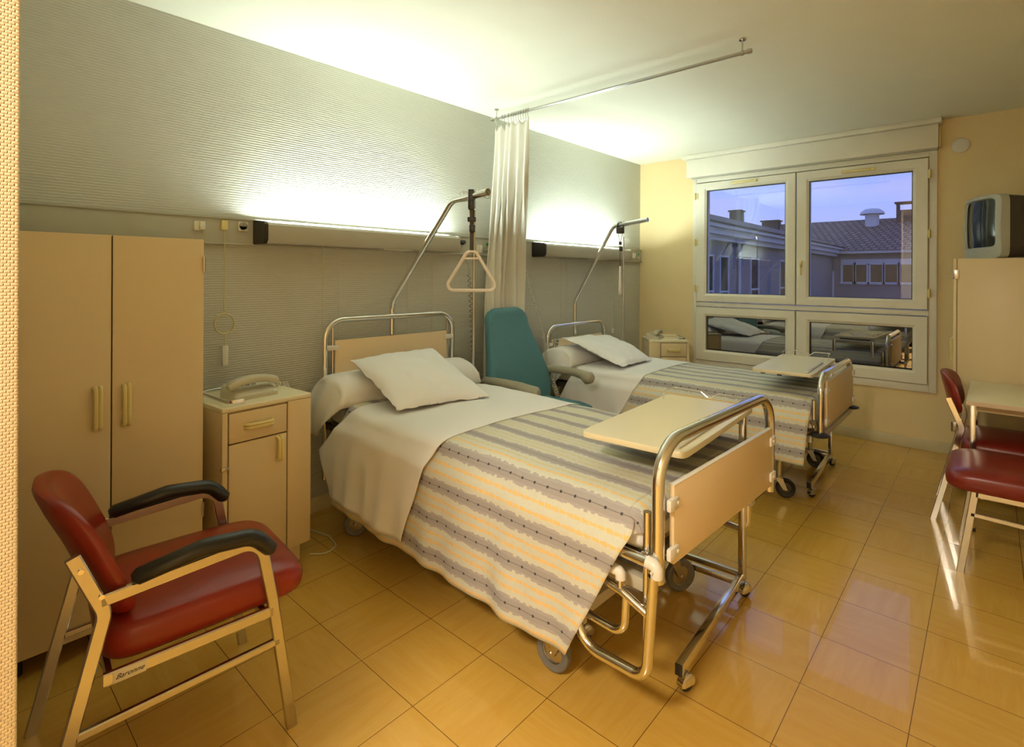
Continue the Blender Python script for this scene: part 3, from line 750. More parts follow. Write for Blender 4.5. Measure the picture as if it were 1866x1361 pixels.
b = B(); tube(b, [(.44, 1.21, .006), (.50, 1.27, .005), (.46, 1.34, .005), (.34, 1.36, .005), (.20, 1.33, .006), (.05, 1.30, .05)], .004, 8, fr=.05); tag(obj('floor_cable', b, cordm), 'cream cable looping on the floor by the near bedside cabinet', 'cable')

# ------------------------------------------------------------------ beds
def caster(x, y, zt, r, ang, root, rub, big=True):
    c = Matrix.Translation((x, y, 0)) @ Matrix.Rotation(ang, 4, 'Z')
    off = .035
    b = B(); cyl(b, (x, y, r*1.9), (x, y, zt), .016, 14); cyl(b, (x, y, r*1.95), (x, y, r*2.25), .022, 14); cs = obj('caster', b, steel, root)
    b = B(); 
    for s in (-1, 1):
        tb = B(); loft(tb, [[(px, s*.021+dy, pz) for px, pz in ((-.020, 2.0*r), (.020, 2.0*r), (off+.012, r*.85), (off-.012, r*.85))] for dy in (-.0015, .0015)]); normals(tb); join(b, tb)
    tb = B(); box(tb, -.024, .024, -.0225, .0225, 1.98*r, 2.04*r, .001); join(b, tb)
    tb = B(); cyl(tb, (off, -.026, r), (off, .026, r), .007, 10); join(b, tb)
    bmesh.ops.transform(b, matrix=c, verts=b.verts); obj('fork', b, steel, cs)
    b = B(); M = c @ Matrix.Translation((off, 0, r)) @ Matrix.Rotation(pi/2, 4, 'X')
    pr = [(r*.60, -.012), (r*.88, -.016), (r*.97, -.012), (r, 0), (r*.97, .012), (r*.88, .016), (r*.60, .012)]
    lathe(b, pr+[pr[0]], M, 30); normals(b); obj('tyre', b, rub, cs)
    b = B(); lathe(b, [(0, -.009), (r*.2, -.013), (r*.25, -.006), (r*.58, -.005), (r*.62, -.012), (r*.62, .012), (r*.58, .005), (r*.25, .006), (r*.2, .013), (0, .009)], M, 30); normals(b); obj('wheel_hub', b, steel if big else darkmetal, cs)

def bed(name, label, loc, rz, w, top, L, head_top, foot_top, foot_bot, hp, fp, boom, iv_top, discs, rail, rub):
    t = thing(name, label, 'bed', loc, rz)
    # head frame
    b = B(); tube(b, [(0, 0, .22), (0, 0, head_top-.016), (0, w, head_top-.016), (0, w, .22)], .016, 14, fr=.11, fn=9); obj('head_frame', b, chrome, t)
    b = B(); tube(b, [(.0, .045, .25), (.0, .045, head_top-.06)], .006, 8); tube(b, [(.0, w-.045, .25), (.0, w-.045, head_top-.06)], .006, 8); obj('inner_upright', b, steel, t)
    b = B(); box(b, -.004, .012, .055, w-.055, hp[0], hp[1], .003); obj('headboard', b, footpanel, t)
    for y in (.038, w-.038):
        for z in (hp[1]-.04, hp[0]+.06):
            b = B(); box(b, .0, .022, y-.034, y+.034, z-.014, z+.014, .006); cyl(b, (.02, y+sgn(w/2-y)*.02, z), (.0235, y+sgn(w/2-y)*.02, z), .004, 8); obj('panel_clip', b, whitepl, t)
    # foot frame
    b = B(); tube(b, [(L, 0, foot_bot), (L, 0, foot_top-.019), (L, w, foot_top-.019), (L, w, foot_bot)], .019, 16, fr=.12, fn=10); obj('foot_frame', b, chrome, t)
    for y in (0, w):
        b = B(); tube(b, [(L-.036, y, foot_bot-.19 if not discs and y == 0 else foot_bot+.03), (L-.036, y, foot_bot+.19)], .012, 10); cyl(b, (L-.036, y-.012, foot_bot+.06), (L-.036, y+.012, foot_bot+.06), .019, 10); obj('inner_post', b, chrome, t)
    b = B(); box(b, L+.010, L+.026, .045, w-.045, fp[0], fp[1]-.002, .003); fbd = obj('footboard', b, footpanel, t)
    b = B(); box(b, L+.0095, L+.0265, .047, w-.047, fp[1]-.003, fp[1], .001); obj('sky_glint_strip', b, whitepl, fbd)  # added white strip imitating the sky's reflection on the footboard's top edge
    for y in (.032, w-.032):
        for z in (fp[1]-.05, fp[0]+.04):
            yi = y+sgn(w/2-y)*.022
            b = B(); box(b, L+.018, L+.034, min(y, yi)-.02, max(y, yi)+.012, z-.020, z+.016, .006); cyl(b, (L+.033, yi, z), (L+.037, yi, z), .005, 8); obj('panel_clip', b, whitepl, t)
    if discs:
        b = B(); box(b, L-.012, L+.012, 0, w, .405, .440, .003); obj('lower_crossbar', b, beigemetal, t)
        for y in (-.01, w+.01):
            b = B(); lathe(b, [(0, .014), (.02, .014), (.050, .006), (.056, 0), (.045, -.008), (0, -.012)], Matrix.Translation((L, y, foot_bot-.005)), 28); normals(b); obj('bumper_disc', b, blackrub, t)
    # platform and chassis
    pz = top-.125
    b = B(); 
    for y in (.03, w-.03): box(b, .04, L-.04, y-.012, y+.012, pz-.05, pz, .003)
    for x in (.05, .7, 1.35, L-.06): box(b, x-.012, x+.012, .03, w-.03, pz-.04, pz-.008, .003)
    obj('platform_frame', b, darkmetal, t)
    cz = .225 if rail else .30
    b = B()
    for y in (.045, w-.045): box(b, .30, 1.80 if rail else 1.92, y-.02, y+.02, cz-.025, cz+.025, .004)
    for x in (.34, 1.76): box(b, x-.02, x+.02, .05, w-.05, cz-.02, cz+.02, .004)
    obj('chassis', b, beigemetal, t)
    b = B(); box(b, L-.17, L-.13, .03, w-.03, pz-.13, pz-.09, .003); box(b, L-.36, L-.05, .02, .06, pz-.115, pz-.075, .003); box(b, L-.36, L-.05, w-.06, w-.02, pz-.115, pz-.075, .003); obj('foot_crossbeam', b, beigemetal, t)
    b = B()
    for y in (.15, w-.15): tube(b, [(.5, y, cz), (.85, y, pz-.06)], .012, 8); tube(b, [(1.65, y, cz), (1.3, y, pz-.06)], .012, 8)
    obj('lift_arm', b, darkmetal, t)
    for y in (.035, w-.035):
        b = B(); box(b, .0, .07, y-.025, y+.025, pz-.04, pz-.005, .004); cyl(b, (.03, y, pz-.065), (.03, y, pz-.04), .012, 10); obj('corner_bracket', b, darkmetal, t)
    # head casters and foot casters
    if rail:
        caster(1.715, .035, cz, .068, radians(185), t, rub); caster(1.755, w-.16, cz, .068, radians(60), t, rub)
        caster(.33, .055, cz, .060, radians(230), t, rub); caster(.33, w-.06, cz, .060, radians(200), t, rub)
    else:
        caster(1.83, .05, cz, .058, radians(20), t, rub, False); caster(1.84, w-.11, cz, .058, radians(10), t, rub, False)
        caster(.33, .06, cz, .058, radians(200), t, rub, False); caster(.33, w-.06, cz, .058, radians(200), t, rub, False)
    # guard rails folded down
    if rail:
        for yv, nm in ((-.030, 0), (w+.036, 1)):
            if nm:
                b = B(); tube(b, [(2.005, yv-.01, .54), (2.005, yv-.01, .275), (1.70, yv-.01, .285)], .0135, 12, fr=.05, fn=8); tube(b, [(1.30, yv-.01, .535), (2.03, yv-.01, .535)], .0135, 12); obj('guard_rail', b, chrome, t); continue
            b = B(); up_ = .0
            tube(b, [(2.105, yv, .515), (2.085, yv, .215), (1.845, yv, .205), (1.805, yv, .40), (1.79, yv, .47)], .0155, 14, fr=[0, .05, .09, .1, 0], fn=8)
            tube(b, [(1.30, yv, .552), (2.10, yv, .548)], .0155, 14)
            tube(b, [(1.30, yv, .440), (1.93, yv, .440), (2.0, yv, .430), (2.10, yv, .395)], .0125, 12, fr=.1, fn=5)
            tube(b, [(2.015, yv, .425), (2.010, yv, .305), (1.74, yv, .315)], .0125, 12, fr=.045, fn=8)
            tube(b, [(1.30, yv, .555), (1.30, yv, .435)], .012, 10)
            tube(b, [(1.5, yv, .49), (1.99, yv, .485)], .0125, 12)
            tube(b, [(1.995, yv, .490), (1.995, yv, .43)], .009, 8)
            g = obj('guard_rail', b, chrome, t)
            b = B(); tube(b, [(2.085, yv, .549), (2.118, yv, .545), (2.116, yv, .515)], .0172, 14, fr=.02); cyl(b, (2.112, yv-.024, .535), (2.112, yv+.024, .535), .004, 8); obj('joint_cap', b, whitepl, g)
            b = B(); tube(b, [(1.955, yv, .488), (1.995, yv, .486), (1.996, yv, .465)], .016, 12, fr=.015); obj('joint_cap', b, whitepl, g)
    # lifting pole
    b = B(); yb = w*.5
    (bx0, bz0), (bx1, bz1), (bx2, bz2) = boom
    tube(b, [(-.035, yb, .30), (-.035, yb, bz0), (bx1, yb, bz1), (bx2, yb, bz2)], .0165, 14, fr=[0, .12, .10, 0], fn=7)
    lp = obj('lifting_pole', b, chrome, t)
    b = B(); d_ = Vector((bx2-bx1, 0, bz2-bz1)).normalized(); e_ = Vector((bx2, yb, bz2)); cyl(b, e_-d_*.22, e_, .0195, 16); obj('pole_sleeve', b, chrome, lp)
    # infusion pole on the far side of the head
    b = B(); iy = w+.03; ix = .19
    tube(b, [(ix, iy, pz-.12), (ix, iy, iv_top)], .0085, 10); ip = obj('infusion_pole', b, steel, t)
    b = B(); box(b, ix-.02, ix+.02, w-.02, iy+.02, pz-.02, pz+.01, .003); obj('pole_clamp', b, darkmetal, ip)
    b = B()
    if rail:
        for s in (-1, 1):
            for ax in (0, 1):
                f = (lambda q, z: (ix+q*1.25*s, iy-q*.75*s, z)) if ax == 0 else (lambda q, z: (ix+q*.5*s, iy+q*.9*s, z))
                tube(b, [f(0, iv_top-.012), f(.05, iv_top-.010), f(.085, iv_top-.012), f(.105, iv_top-.030), f(.085, iv_top-.052), f(.065, iv_top-.036), f(.070, iv_top-.006)], .003, 6, fr=.012, fn=4)
    else:
        for s in (-1, 1): tube(b, [(ix, iy, iv_top-.01), (ix+.03*s, iy, iv_top-.02), (ix+.05*s, iy, iv_top-.015), (ix+.05*s, iy, iv_top-.055), (ix+.07*s, iy, iv_top-.05), (ix+.07*s, iy, iv_top-.02)], .003, 6)
    obj('bag_hook', b, steel if rail else whitepl, ip)
    return t
W1 = .88
A1 = radians(-2.35)
bed1 = bed('hospital_bed', 'near adjustable bed with chrome frames, guard rails and tan end boards', (.12, 1.446, 0), A1, W1, .66, 2.102, 1.118, .895, .485, (.66, .985), (.525, .755), ((-.035, 1.185), (.565, 1.762), (.862, 1.780)), 1.915, False, True, rubber)
bed2 = bed('hospital_bed', 'far adjustable bed with chrome frames and black bumper discs by the window', (.12, 3.38, 0), 0, .85, .615, 2.07, .945, .80, .445, (.52, .815), (.475, .745), ((-.035, 1.13), (.37, 1.780), (.70, 1.815)), 1.72, True, False, blackrub)

M1 = Matrix.Translation((.12, 1.446, 0)) @ Matrix.Rotation(A1, 4, 'Z'); M2 = Matrix.Translation((.12, 3.38, 0))
def nz_(x, y, z, s=1): return noise.noise(Vector((x*s, y*s, z*s)))
def place(o, M): o.matrix_world = M; return o
def mattress(M, w, L, top, label):
    b = B(); box(b, .05, L-.05, .008, w-.008, top-.118, top-.012, .035, 4); bmesh.ops.subdivide_edges(b, edges=[e for e in b.edges if e.calc_length() > .3], cuts=6)
    o = obj('mattress', b, sheetm, smooth=60); place(o, M); return tag(o, label, 'mattress')
mattress(M1, W1, 2.102, .66, 'white sheeted mattress lying on the near bed frame')
mattress(M2, .85, 2.07, .615, 'white sheeted mattress lying on the far bed frame')

def drape(name, mat, M, w, top, u0f, u1f, near, far, seed, foot=None, fold=.014, off0=.022, uvs=True):
    """cloth across the bed. u0f(d), u1f(d): extent along the bed at hanging depth d; near/far: hang depth"""
    b = B(); r = .045
    total = near+w+far
    def S(c): return -near+total*c
    def pos(u, s):
        bulge_ = .010*sin(pi*min(1, max(0, s/w)))
        n1 = nz_(u*3, s*4, seed)*.007+nz_(u*11, s*9, seed)*.0022+nz_(u*26, s*20, seed)*.0008
        if 0 <= s <= w and r <= s <= w-r: return Vector((u, s, top+bulge_+n1))
        sd = -1 if s < w/2 else 1
        q = (r-s) if s < w/2 else s-(w-r)              # arc length past the shoulder start
        ed = r if s < w/2 else w-r
        arc = r*pi/2
        if q < arc: a = q/r; y = ed+sd*r*sin(a)*(1+off0/r*.6); z = top-r+r*cos(a)+n1; d = 0; k = 0
        else:
            d = q-arc; k = min(1, d/.4); y = ed+sd*(r+off0*.6+.030*k); z = top-r-d
            y += sd*(.034*min(1, d/.06)); y += sd*(fold*k*(sin(u*17+seed*3+2.2*sin(u*4+seed))+.5*sin(u*41+seed))+.012*k*nz_(u*6, d*5, seed+4))
        if q < arc: y += sd*.0
        return Vector((u, y, z))
    NU, NS = 90, 110
    def f(a, c):
        s = S(c); d = max(0, -s, s-w)
        u = u0f(d)+(u1f(d)-u0f(d))*a; return pos(u, s)
    grid(b, f, NU, NS, uv=(lambda a, c: (u0f(max(0, -S(c), S(c)-w))+(u1f(max(0, -S(c), S(c)-w))-u0f(max(0, -S(c), S(c)-w)))*a, S(c))))
    if foot:
        ue, zf = foot
        s0 = r-r*pi/2-.03
        def g(a, c):
            s = s0+(w-2*s0)*c; rr = .05; p = pos(ue-rr, s); h = a*(p.z-zf)
            if h < rr*pi/2: x = ue-rr+rr*sin(h/rr); z = p.z-rr+rr*cos(h/rr)
            else: x = ue+.004*sin(c*20); z = p.z-rr-(h-rr*pi/2)
            e = min(c, 1-c); k = max(0, 1-e/.10)
            x -= .030*k*k*min(1, h/rr); y = p.y+(.022 if s < w/2 else -.022)*k*min(1, h/.05)
            return Vector((x, y, z))
        grid(b, g, 24, 60, uv=(lambda a, c: (ue+a*(top-zf), s0+(w-2*s0)*c)))
    o = obj(name, b, mat, smooth=75); place(o, M); thicken(o, .0035, 1); return o
u1b = lambda d: 2.035 if d < .03 else 2.035-.50*(d-.03)**1.02
bl1 = drape('bedspread', blanketm, M1, W1, .668, lambda d: .26 if d < .3 else .23, lambda d: (2.006 if d <= 0 else max(1.80, 2.03-.50*max(0, d-.05))), .475, .40, 1.3, foot=(2.055, .575), fold=.007)
tag(bl1, 'grey and yellow striped bedspread hanging over the near bed', 'bedspread')
bl2 = drape('bedspread', blanketm, M2, .85, .623, lambda d: .28, lambda d: (1.986 if d <= 0 else 2.025-.08*d), .345, .30, 2.9, foot=(2.035, .44), fold=.005)
tag(bl2, 'grey and yellow striped bedspread hanging over the far bed', 'bedspread')
def su0(d): return .355-d*1.00 if d < .22 else .135+(d-.22)*.62
sh1 = drape('top_sheet', sheetm, M1, W1, .673, su0, lambda d: 1.095-.17*min(1, d/.42), .43, .35, 1.3, off0=.060, fold=.009)
tag(sh1, 'white sheet folded back over the near bed, hanging to one side', 'sheet')
sh2 = drape('top_sheet', sheetm, M2, .85, .628, lambda d: .31-.22*min(1, d/.4), lambda d: .90-.22*min(1, d/.4), .37, .28, 2.9, off0=.030, fold=.012)
tag(sh2, 'white sheet folded back over the far bed behind the teal armchair', 'sheet')

def bolster(M, w, top, zb, ub, label, seed):
    b = B()
    def f(a, c):
        # a around, c along: 0 far end -> .6 near end -> 1 hanging tip
        th = pi*a; wob = .008*nz_(a*4, c*9, seed)
        uc = .115-.165*cos(th)*(1) ; zc = top-.003+(.150+wob)*max(0, sin(th))**.62
        if c <= .72:
            s = c/.72; v = (w+.02)+(-.035-(w+.02))*s
            e = min(s, 0.06)/.06 ; e2 = min(1-s, .07)/.07; k = sqrt(max(0, 1-(1-e)**2))*.75+.25; k2 = (sqrt(max(0, 1-(1-e2)**2)))*.22+.78
            zz = top+(zc-top)*k*k2; return Vector((uc, v, zz))
        k = (c-.72)/.28
        zc = top+(zc-top)*.78; ubot = ub[0]+(ub[1]-ub[0])*a
        return Vector((uc*(1-k)+ubot*k, -.035-.045*sin(pi*min(1, k*1.0))*.8-.02*k-.008*sin(a*14), zc*(1-k)**1.0+zb*k+.012*sin(a*11)*k*(1-k)))
    grid(b, f, 40, 110); o = obj('bolster', b, sheetm, smooth=80); place(o, M); thicken(o, .003, 1); return tag(o, label, 'bolster')
bolster(M1, W1, .668, .475, (-.055, .055), 'long white bolster under a hanging sheet corner on the near bed', 1.1)
bolster(M2, .85, .622, .50, (.00, .14), 'long white bolster at the head of the far bed', 5.1)

def pillow(M, F_, R_, B_, L_, T, label, seed):
    F_, R_, B_, L_ = map(Vector, (F_, R_, B_, L_)); b = B(); n = 34
    nrm = ((R_-F_).cross(L_-F_)).normalized(); nrm = nrm if nrm.z > 0 else -nrm
    def base(a, c):
        a2 = .5+(a-.5)*(1-.07*(1-abs(2*c-1))**.8*0-.0); 
        p = (F_*(1-a)+R_*a)*(1-c)+(L_*(1-a)+B_*a)*c; ctr = (F_+R_+B_+L_)/4
        e = (1-(abs(2*a-1))**6)*1.0; edge = max(abs(2*a-1), abs(2*c-1))
        t_ = 1-.050*(1-min(1, abs(abs(2*a-1)-abs(2*c-1))*0+ (abs(2*a-1)*abs(2*c-1))**1.2))*(edge**3)
        return ctr+(p-ctr)*t_
    def thick(a, c):
        ea = 1-abs(2*a-1)**2.6; ec = 1-abs(2*c-1)**2.6; return T*(max(0, ea*ec))**.55
    def up(a, c): return base(a, c)+nrm*(thick(a, c)*(1+.12*nz_(a*3, c*3, seed))+.010*nz_(a*7, c*7, seed+2)+.004*nz_(a*18, c*12, seed+5)+.004*sin(a*5+c*9)*thick(a, c)/T)
    def dn(a, c): return base(a, c)-nrm*thick(a, c)*.62
    grid(b, up, n, n); grid(b, lambda a, c: dn(1-a, c), n, n); bmesh.ops.remove_doubles(b, verts=b.verts, dist=.0015); normals(b)
    # flat flange on the front edge
    o = obj('pillow', b, pillm, smooth=80); place(o, M); m = o.modifiers.new('soft', 'SUBSURF'); m.levels = m.render_levels = 1
    return tag(o, label, 'pillow')
pillow(M1, (.635, .065, .700), (.705, .600, .690), (.140, .620, .900), (.125, .085, .885), .062, 'square white pillow leaning against the near headboard', 3.3)
pillow(M2, (.690, .055, .665), (.675, .565, .660), (.120, .760, .800), (.115, .045, .845), .060, 'square white pillow leaning against the far headboard', 7.3)

# trapeze handles hanging from the lifting poles
def trapeze(M, u, v, ztop, zt, zb, w, yaw, label, slim=False):
    t = thing('trapeze_handle', label, 'trapeze handle'); t.matrix_world = M @ Matrix.Translation((u, v, 0)) @ Matrix.Rotation(yaw, 4, 'Z')
    b = B(); h = zt-zb
    tube(b, [(-.022, 0, zt), (-w/2-.01, 0, zb), (w/2+.01, 0, zb), (.022, 0, zt)], .0085, 12, closed=True, fr=.028, fn=7)
    tube(b, [(-.042, 0, zt-.035), (.042, 0, zt-.035)], .005, 8); obj('handle', b, P('pink_white_plastic', (.80, .72, .65), .45) if 'pink_white_plastic' not in MATS else MATS['pink_white_plastic'], t)
    b = B(); sw = .013 if slim else .016
    # loop round the pole and the long strap
    lw = .024
    sweep(b, fillet([(0, -lw, ztop-.05), (0, -lw, ztop+.022), (0, lw, ztop+.022), (0, lw, ztop-.05)], .018, 5), rect(.004, .028, .001), up=(1, 0, 0))
    sweep(b, [(0, lw, ztop-.04), (0, .006, ztop-.13), (0, .004, zt-.005)], rect(.003, .022, .001), up=(1, 0, 0))
    sweep(b, [(0, -lw, ztop-.04), (0, -.006, ztop-.13), (0, -.004, zt-.01)], rect(.003, .018, .001), up=(1, 0, 0))
    obj('strap', b, strapm, t)
    b = B(); box(b, -.022, .022, -.012, .012, (ztop+zt)/2+.01, (ztop+zt)/2+.035, .004); box(b, -.012, .020, -.022, .010, (ztop+zt)/2-.045, (ztop+zt)/2-.005, .007); obj('buckle', b, darkpl, t)
    b = B(); box(b, -.017, .017, -.034, .034, ztop-.075, ztop-.02, .008); box(b, -.015, .015, -.033, -.026, ztop-.06, ztop+.03, .003); obj('strap_guard', b, darkpl, t)
    return t
trapeze(M1, .735, W1/2, 1.772, 1.480, 1.278, .27, radians(42.8), 'pale plastic triangle grip hanging on a grey strap over the near bed')
trapeze(M2, .44, .425, 1.788, 1.430, 1.205, .24, radians(120), 'pale triangle grip hanging on a dark strap over the far bed', True)

# handsets and curly cables
b = B(); coil(b, [(.045, 2.53, 1.50), (.06, 2.56, 1.40), (.06, 2.56, 1.36)], .003, .0015, 6); coil(b, [(.06, 2.56, 1.36), (.07, 2.575, 1.1), (.08, 2.58, .85), (.12, 2.56, .70), (.20, 2.45, .66)], .012, .0026, 22); tag(obj('coiled_cable', b, gcord), 'grey curly cable hanging from the near plug behind the strap', 'cable')
b = B(); coil(b, [(.05, 3.07, 1.58), (.07, 3.12, 1.50), (.08, 3.14, 1.40), (.10, 3.20, 1.2), (.12, 3.27, 1.0), (.13, 3.31, .87)], .011, .0030, 32)
coil(b, [(.13, 3.31, .87), (.15, 3.32, .75), (.17, 3.315, .66), (.22, 3.30, .58), (.28, 3.27, .50)], .013, .003, 26)
coil(b, [(.28, 3.26, .50), (.34, 3.23, .44), (.38, 3.22, .38)], .017, .003, 10); tag(obj('coiled_cable', b, whitepl), 'white curly cable hanging right of the curtain to the far bed', 'cable')
t = thing('bed_remote', 'white bed hand control hanging at the far corner of the near bed', 'remote control'); t.matrix_world = M1 @ Matrix.Translation((.17, W1+.075, .655))
b = B(); box(b, -.012, .012, -.02, .02, -.045, .055, .006); obj('remote_body', b, whitepl, t)
b = B(); box(b, -.0135, .0135, -.012, .012, -.03, -.015, .002); obj('button_row', b, greypl, t)
t = thing('bed_remote', 'grey bed hand control hooked on the far headboard corner', 'remote control'); t.matrix_world = M2 @ Matrix.Translation((.030, .075, .79)) @ Matrix.Rotation(radians(-14), 4, 'X')
b = B(); box(b, -.012, .012, -.024, .024, -.09, .035, .006); obj('remote_body', b, greypl, t)
b = B()
for k in range(4):
    for s in (-1, 1): cyl(b, (.012, s*.010, .015-.025*k), (.015, s*.010, .015-.025*k), .006, 10)
obj('button_row', b, tvdark, t)

# ------------------------------------------------------------------ overbed tables
def overbed(loc, rz, z, Lx, Ly_, base, label):
    """top Lx (x) by Ly (y), origin = near-left corner below top"""
    t = thing('overbed_table', label, 'overbed table', (loc[0], loc[1], 0), rz)
    b = B(); rr = []
    for zz, k in ((z-.020, .997), (z-.018, 1), (z-.002, 1), (z, .997)): rr.append([(Lx/2+a*k, Ly_/2+c*k, zz) for a, c in sel(Lx/2, Ly_/2, 64, 22)])
    loft(b, rr); normals(b); obj('tabletop', b, boardtop, t)
    b = B(); box(b, Lx-.045, Lx-.030, .03, Ly_*.62, z, z+.006, .002); obj('ledge_strip', b, P('grey_strip', (.50, .44, .30), .4) if 'grey_strip' not in MATS else MATS['grey_strip'], t)
    # wire gallery with V dip at the far end
    yf = Ly_-.015; zr = z+.035
    b = B(); tube(b, [(.03, yf-.10, z), (.03, yf-.10, zr), (.03, yf, zr+.002), (Lx*.42, yf, zr), (Lx*.52, yf, z+.006), (Lx*.62, yf, zr), (Lx-.03, yf, zr), (Lx-.03, yf-.10, zr), (Lx-.03, yf-.10, z)], .0028, 8, fr=[0, .006, .02, .02, .02, .02, .02, .006, 0], fn=4); obj('wire_gallery', b, chrome, t)
    # under-frame, drawer
    b = B(); box(b, .05, Lx-.05, .10, Ly_-.03, z-.036, z-.020, .002); obj('under_frame', b, darkmetal, t)
    for x, y in ((.06, .06), (Lx-.05, .06), (Lx*.45, .05)):
        b = B(); box(b, x-.014, x+.014, y-.012, y+.012, z-.034, z-.020, .003); obj('clamp_pad', b, darkpl, t)
    b = B(); x0, x1 = base
    ya = .05; yb_ = Ly_-.035
    b.free()
    for x in (x0, x1):
        b = B(); box(b, x-.013, x+.013, yb_-.017, yb_+.017, .075, z-.036, .003); obj('column', b, chrome, t)
    for y_, z_ in ((yb_, .0875), (yb_-.068, .0875), (yb_-.004, z-.062)):
        b = B(); box(b, x0, x1, y_-.008, y_+.008, z_-.012, z_+.012, .002); obj('cross_bar', b, steel, t)
    for x in (x0, x1):
        b = B(); box(b, x-.0125, x+.0125, ya, yb_+.02, .060, .098, .002); fb = obj('foot_bar', b, chrome, t)
        b = B(); box(b, x-.0128, x+.0128, ya-.003, ya, .0605, .0975, .001); obj('end_cap', b, blackrub, fb)
        for y in (ya+.03, yb_+.0):
            b = B(); c_ = Matrix.Translation((x+.012, y, 0)) @ Matrix.Rotation(radians(70), 4, 'Z')
            r = .026; lathe(b, [(0, -.012), (r*.8, -.012), (r, -.006), (r, .006), (r*.8, .012), (0, .012)], c_ @ Matrix.Translation((0, 0, r)) @ Matrix.Rotation(pi/2, 4, 'X'), 20); normals(b); cs = obj('caster', b, blackrub, fb)
            b = B(); hood = []
            for yy, k in ((-.018, .72), (-.012, 1), (.012, 1), (.018, .72)): hood.append([Vector((1.22*r*k*cos(a), yy, r+1.22*r*k*sin(a))) for a in [radians(q) for q in range(-8, 200, 16)]]+[Vector((-.2*r, yy, r*.9))])
            loft(b, hood); normals(b); bmesh.ops.transform(b, matrix=c_, verts=b.verts); cyl(b, (x, y, .045), (x, y, .065), .006, 8); obj('caster_hood', b, chrome, fb)
    return t
overbed((1.822, 1.525), radians(3.0), .802, .392, .755, (-.035, .355), 'overbed table with cream top standing over the foot of the near bed')
overbed((1.765, 3.455), radians(2.4), .767, .362, .80, (.0, .335), 'overbed table with cream top standing over the foot of the far bed')

# ------------------------------------------------------------------ teal reclining armchair
def teal_chair():
    t = thing('reclining_armchair', 'teal fabric high-backed armchair between the two beds', 'armchair', (.50, 2.80, 0), radians(3))
    b = B(); rings = []; K = 40
    for i in range(33):
        s = i/32; z = .40+.715*s
        wv = .328+.008*sin(pi*min(1, s/.4))-.113*max(0, min(1, (s-.22)/.60))**1.1
        # rounded top and bottom
        if s > .82: q = (s-.82)/.18; wv *= sqrt(max(0, 1-.62*q**3.2))
        if s < .12: q = 1-s/.12; wv *= sqrt(max(.0, 1-.35*q*q))
        th = .052-.012*s
        if s > .93: th *= sqrt(max(.03, 1-((s-.93)/.075)**2))
        xc = -.165-.115*s+.030*sin(pi*s*1.6)
        ring = []
        for a, c in sel(1, 1, K, 4):
            y = a*wv; x = xc+c*th
            x += .050*abs(a)**2.2*(1-.55*s) if c > -.2 else .035*abs(a)**2.2*(1-.55*s)
            ring.append((x, y-.030*(1-s), z))
        rings.append(ring)
    loft(b, rings); normals(b); obj('backrest', b, teal, t, smooth=70)
    b = B(); rings = []
    for zz, k in ((.325, .93), (.335, .985), (.375, 1), (.425, 1), (.448, .975), (.458, .90), (.461, .6), (.463, .1)):
        rings.append([(.085+a*k, c*k, zz-(.018*max(0, a/.28)**3 if zz > .4 else 0)) for a, c in sel(.275, .265, 48, 6)])
    loft(b, rings); normals(b); obj('seat_cushion', b, teal, t, smooth=60)
    for s in (-1, 1):
        b = B()
        pts = [(-.215, s*.315, .628), (-.18, s*.318, .640), (-.02, s*.322, .645), (.12, s*.322, .640), (.185, s*.322, .630), (.225, s*.322, .612), (.255, s*.322, .618), (.275, s*.322, .622)]
        sweep(b, pts, circ(.034, 16, .030), up=(0, 0, 1), scale=[.6, 1, .95, 1.0, 1.1, 1.55, 1.35, .6]); obj('armrest', b, armgrey, t, smooth=70)
        b = B(); tube(b, [(-.12, s*.318, .63), (-.13, s*.31, .50), (-.16, s*.30, .34)], .016, 12, fr=.05); obj('arm_support', b, darkmetal, t)
        b = B(); tube(b, [(-.20, s*.27, .055), (-.10, s*.27, .34), (.22, s*.27, .34), (.27, s*.27, .03)], .014, 12, fr=.04); obj('side_frame', b, darkmetal, t)
        b = B(); M = Matrix.Translation((-.20, s*.27, .03)) @ Matrix.Rotation(pi/2, 4, 'X'); lathe(b, [(0, -.012), (.026, -.012), (.03, 0), (.026, .012), (0, .012)], M, 18); normals(b); obj('caster', b, blackrub, t)
        b = B(); cyl(b, (.27, s*.27, 0), (.27, s*.27, .04), .018, 12); obj('foot', b, blackrub, t)
    b = B(); tube(b, [(-.12, -.30, .36), (-.12, .30, .36)], .012, 10); obj('cross_bar', b, darkmetal, t)
    b = B(); tube(b, [(.14, -.30, .33), (.14, .30, .33)], .012, 10); obj('cross_bar', b, darkmetal, t)
    b = B(); cyl(b, (-.17, -.33, .59), (-.17, -.29, .59), .010, 10); obj('recline_knob', b, P('red_plastic', (.5, .01, .01), .4), t)
    return t
teal_chair()

# ------------------------------------------------------------------ ceiling lamp behind the photographer
lx, ly, lz = ROOM_LAMP[0]
t = thing('ceiling_lamp', 'square warm ceiling lamp behind the photographer near the door', 'lamp', (lx, ly, CH))
b = B(); box(b, -.24, .24, -.24, .24, -.028, 0, .004); obj('lamp_tray', b, pvc, t)
b = B(); box(b, -.22, .22, -.22, .22, -.045, -.028, .004); obj('lamp_diffuser', b, warmm, t)
ld = bpy.data.lights.new('ceiling_lamp_light', 'AREA'); ld.shape = 'SQUARE'; ld.size = .44; ld.energy = ROOM_LAMP[1]; ld.color = ROOM_LAMP[2]
lo = bpy.data.objects.new('ceiling_lamp_light', ld); COL.objects.link(lo); lo.parent = t; lo.location = (0, 0, -.05)

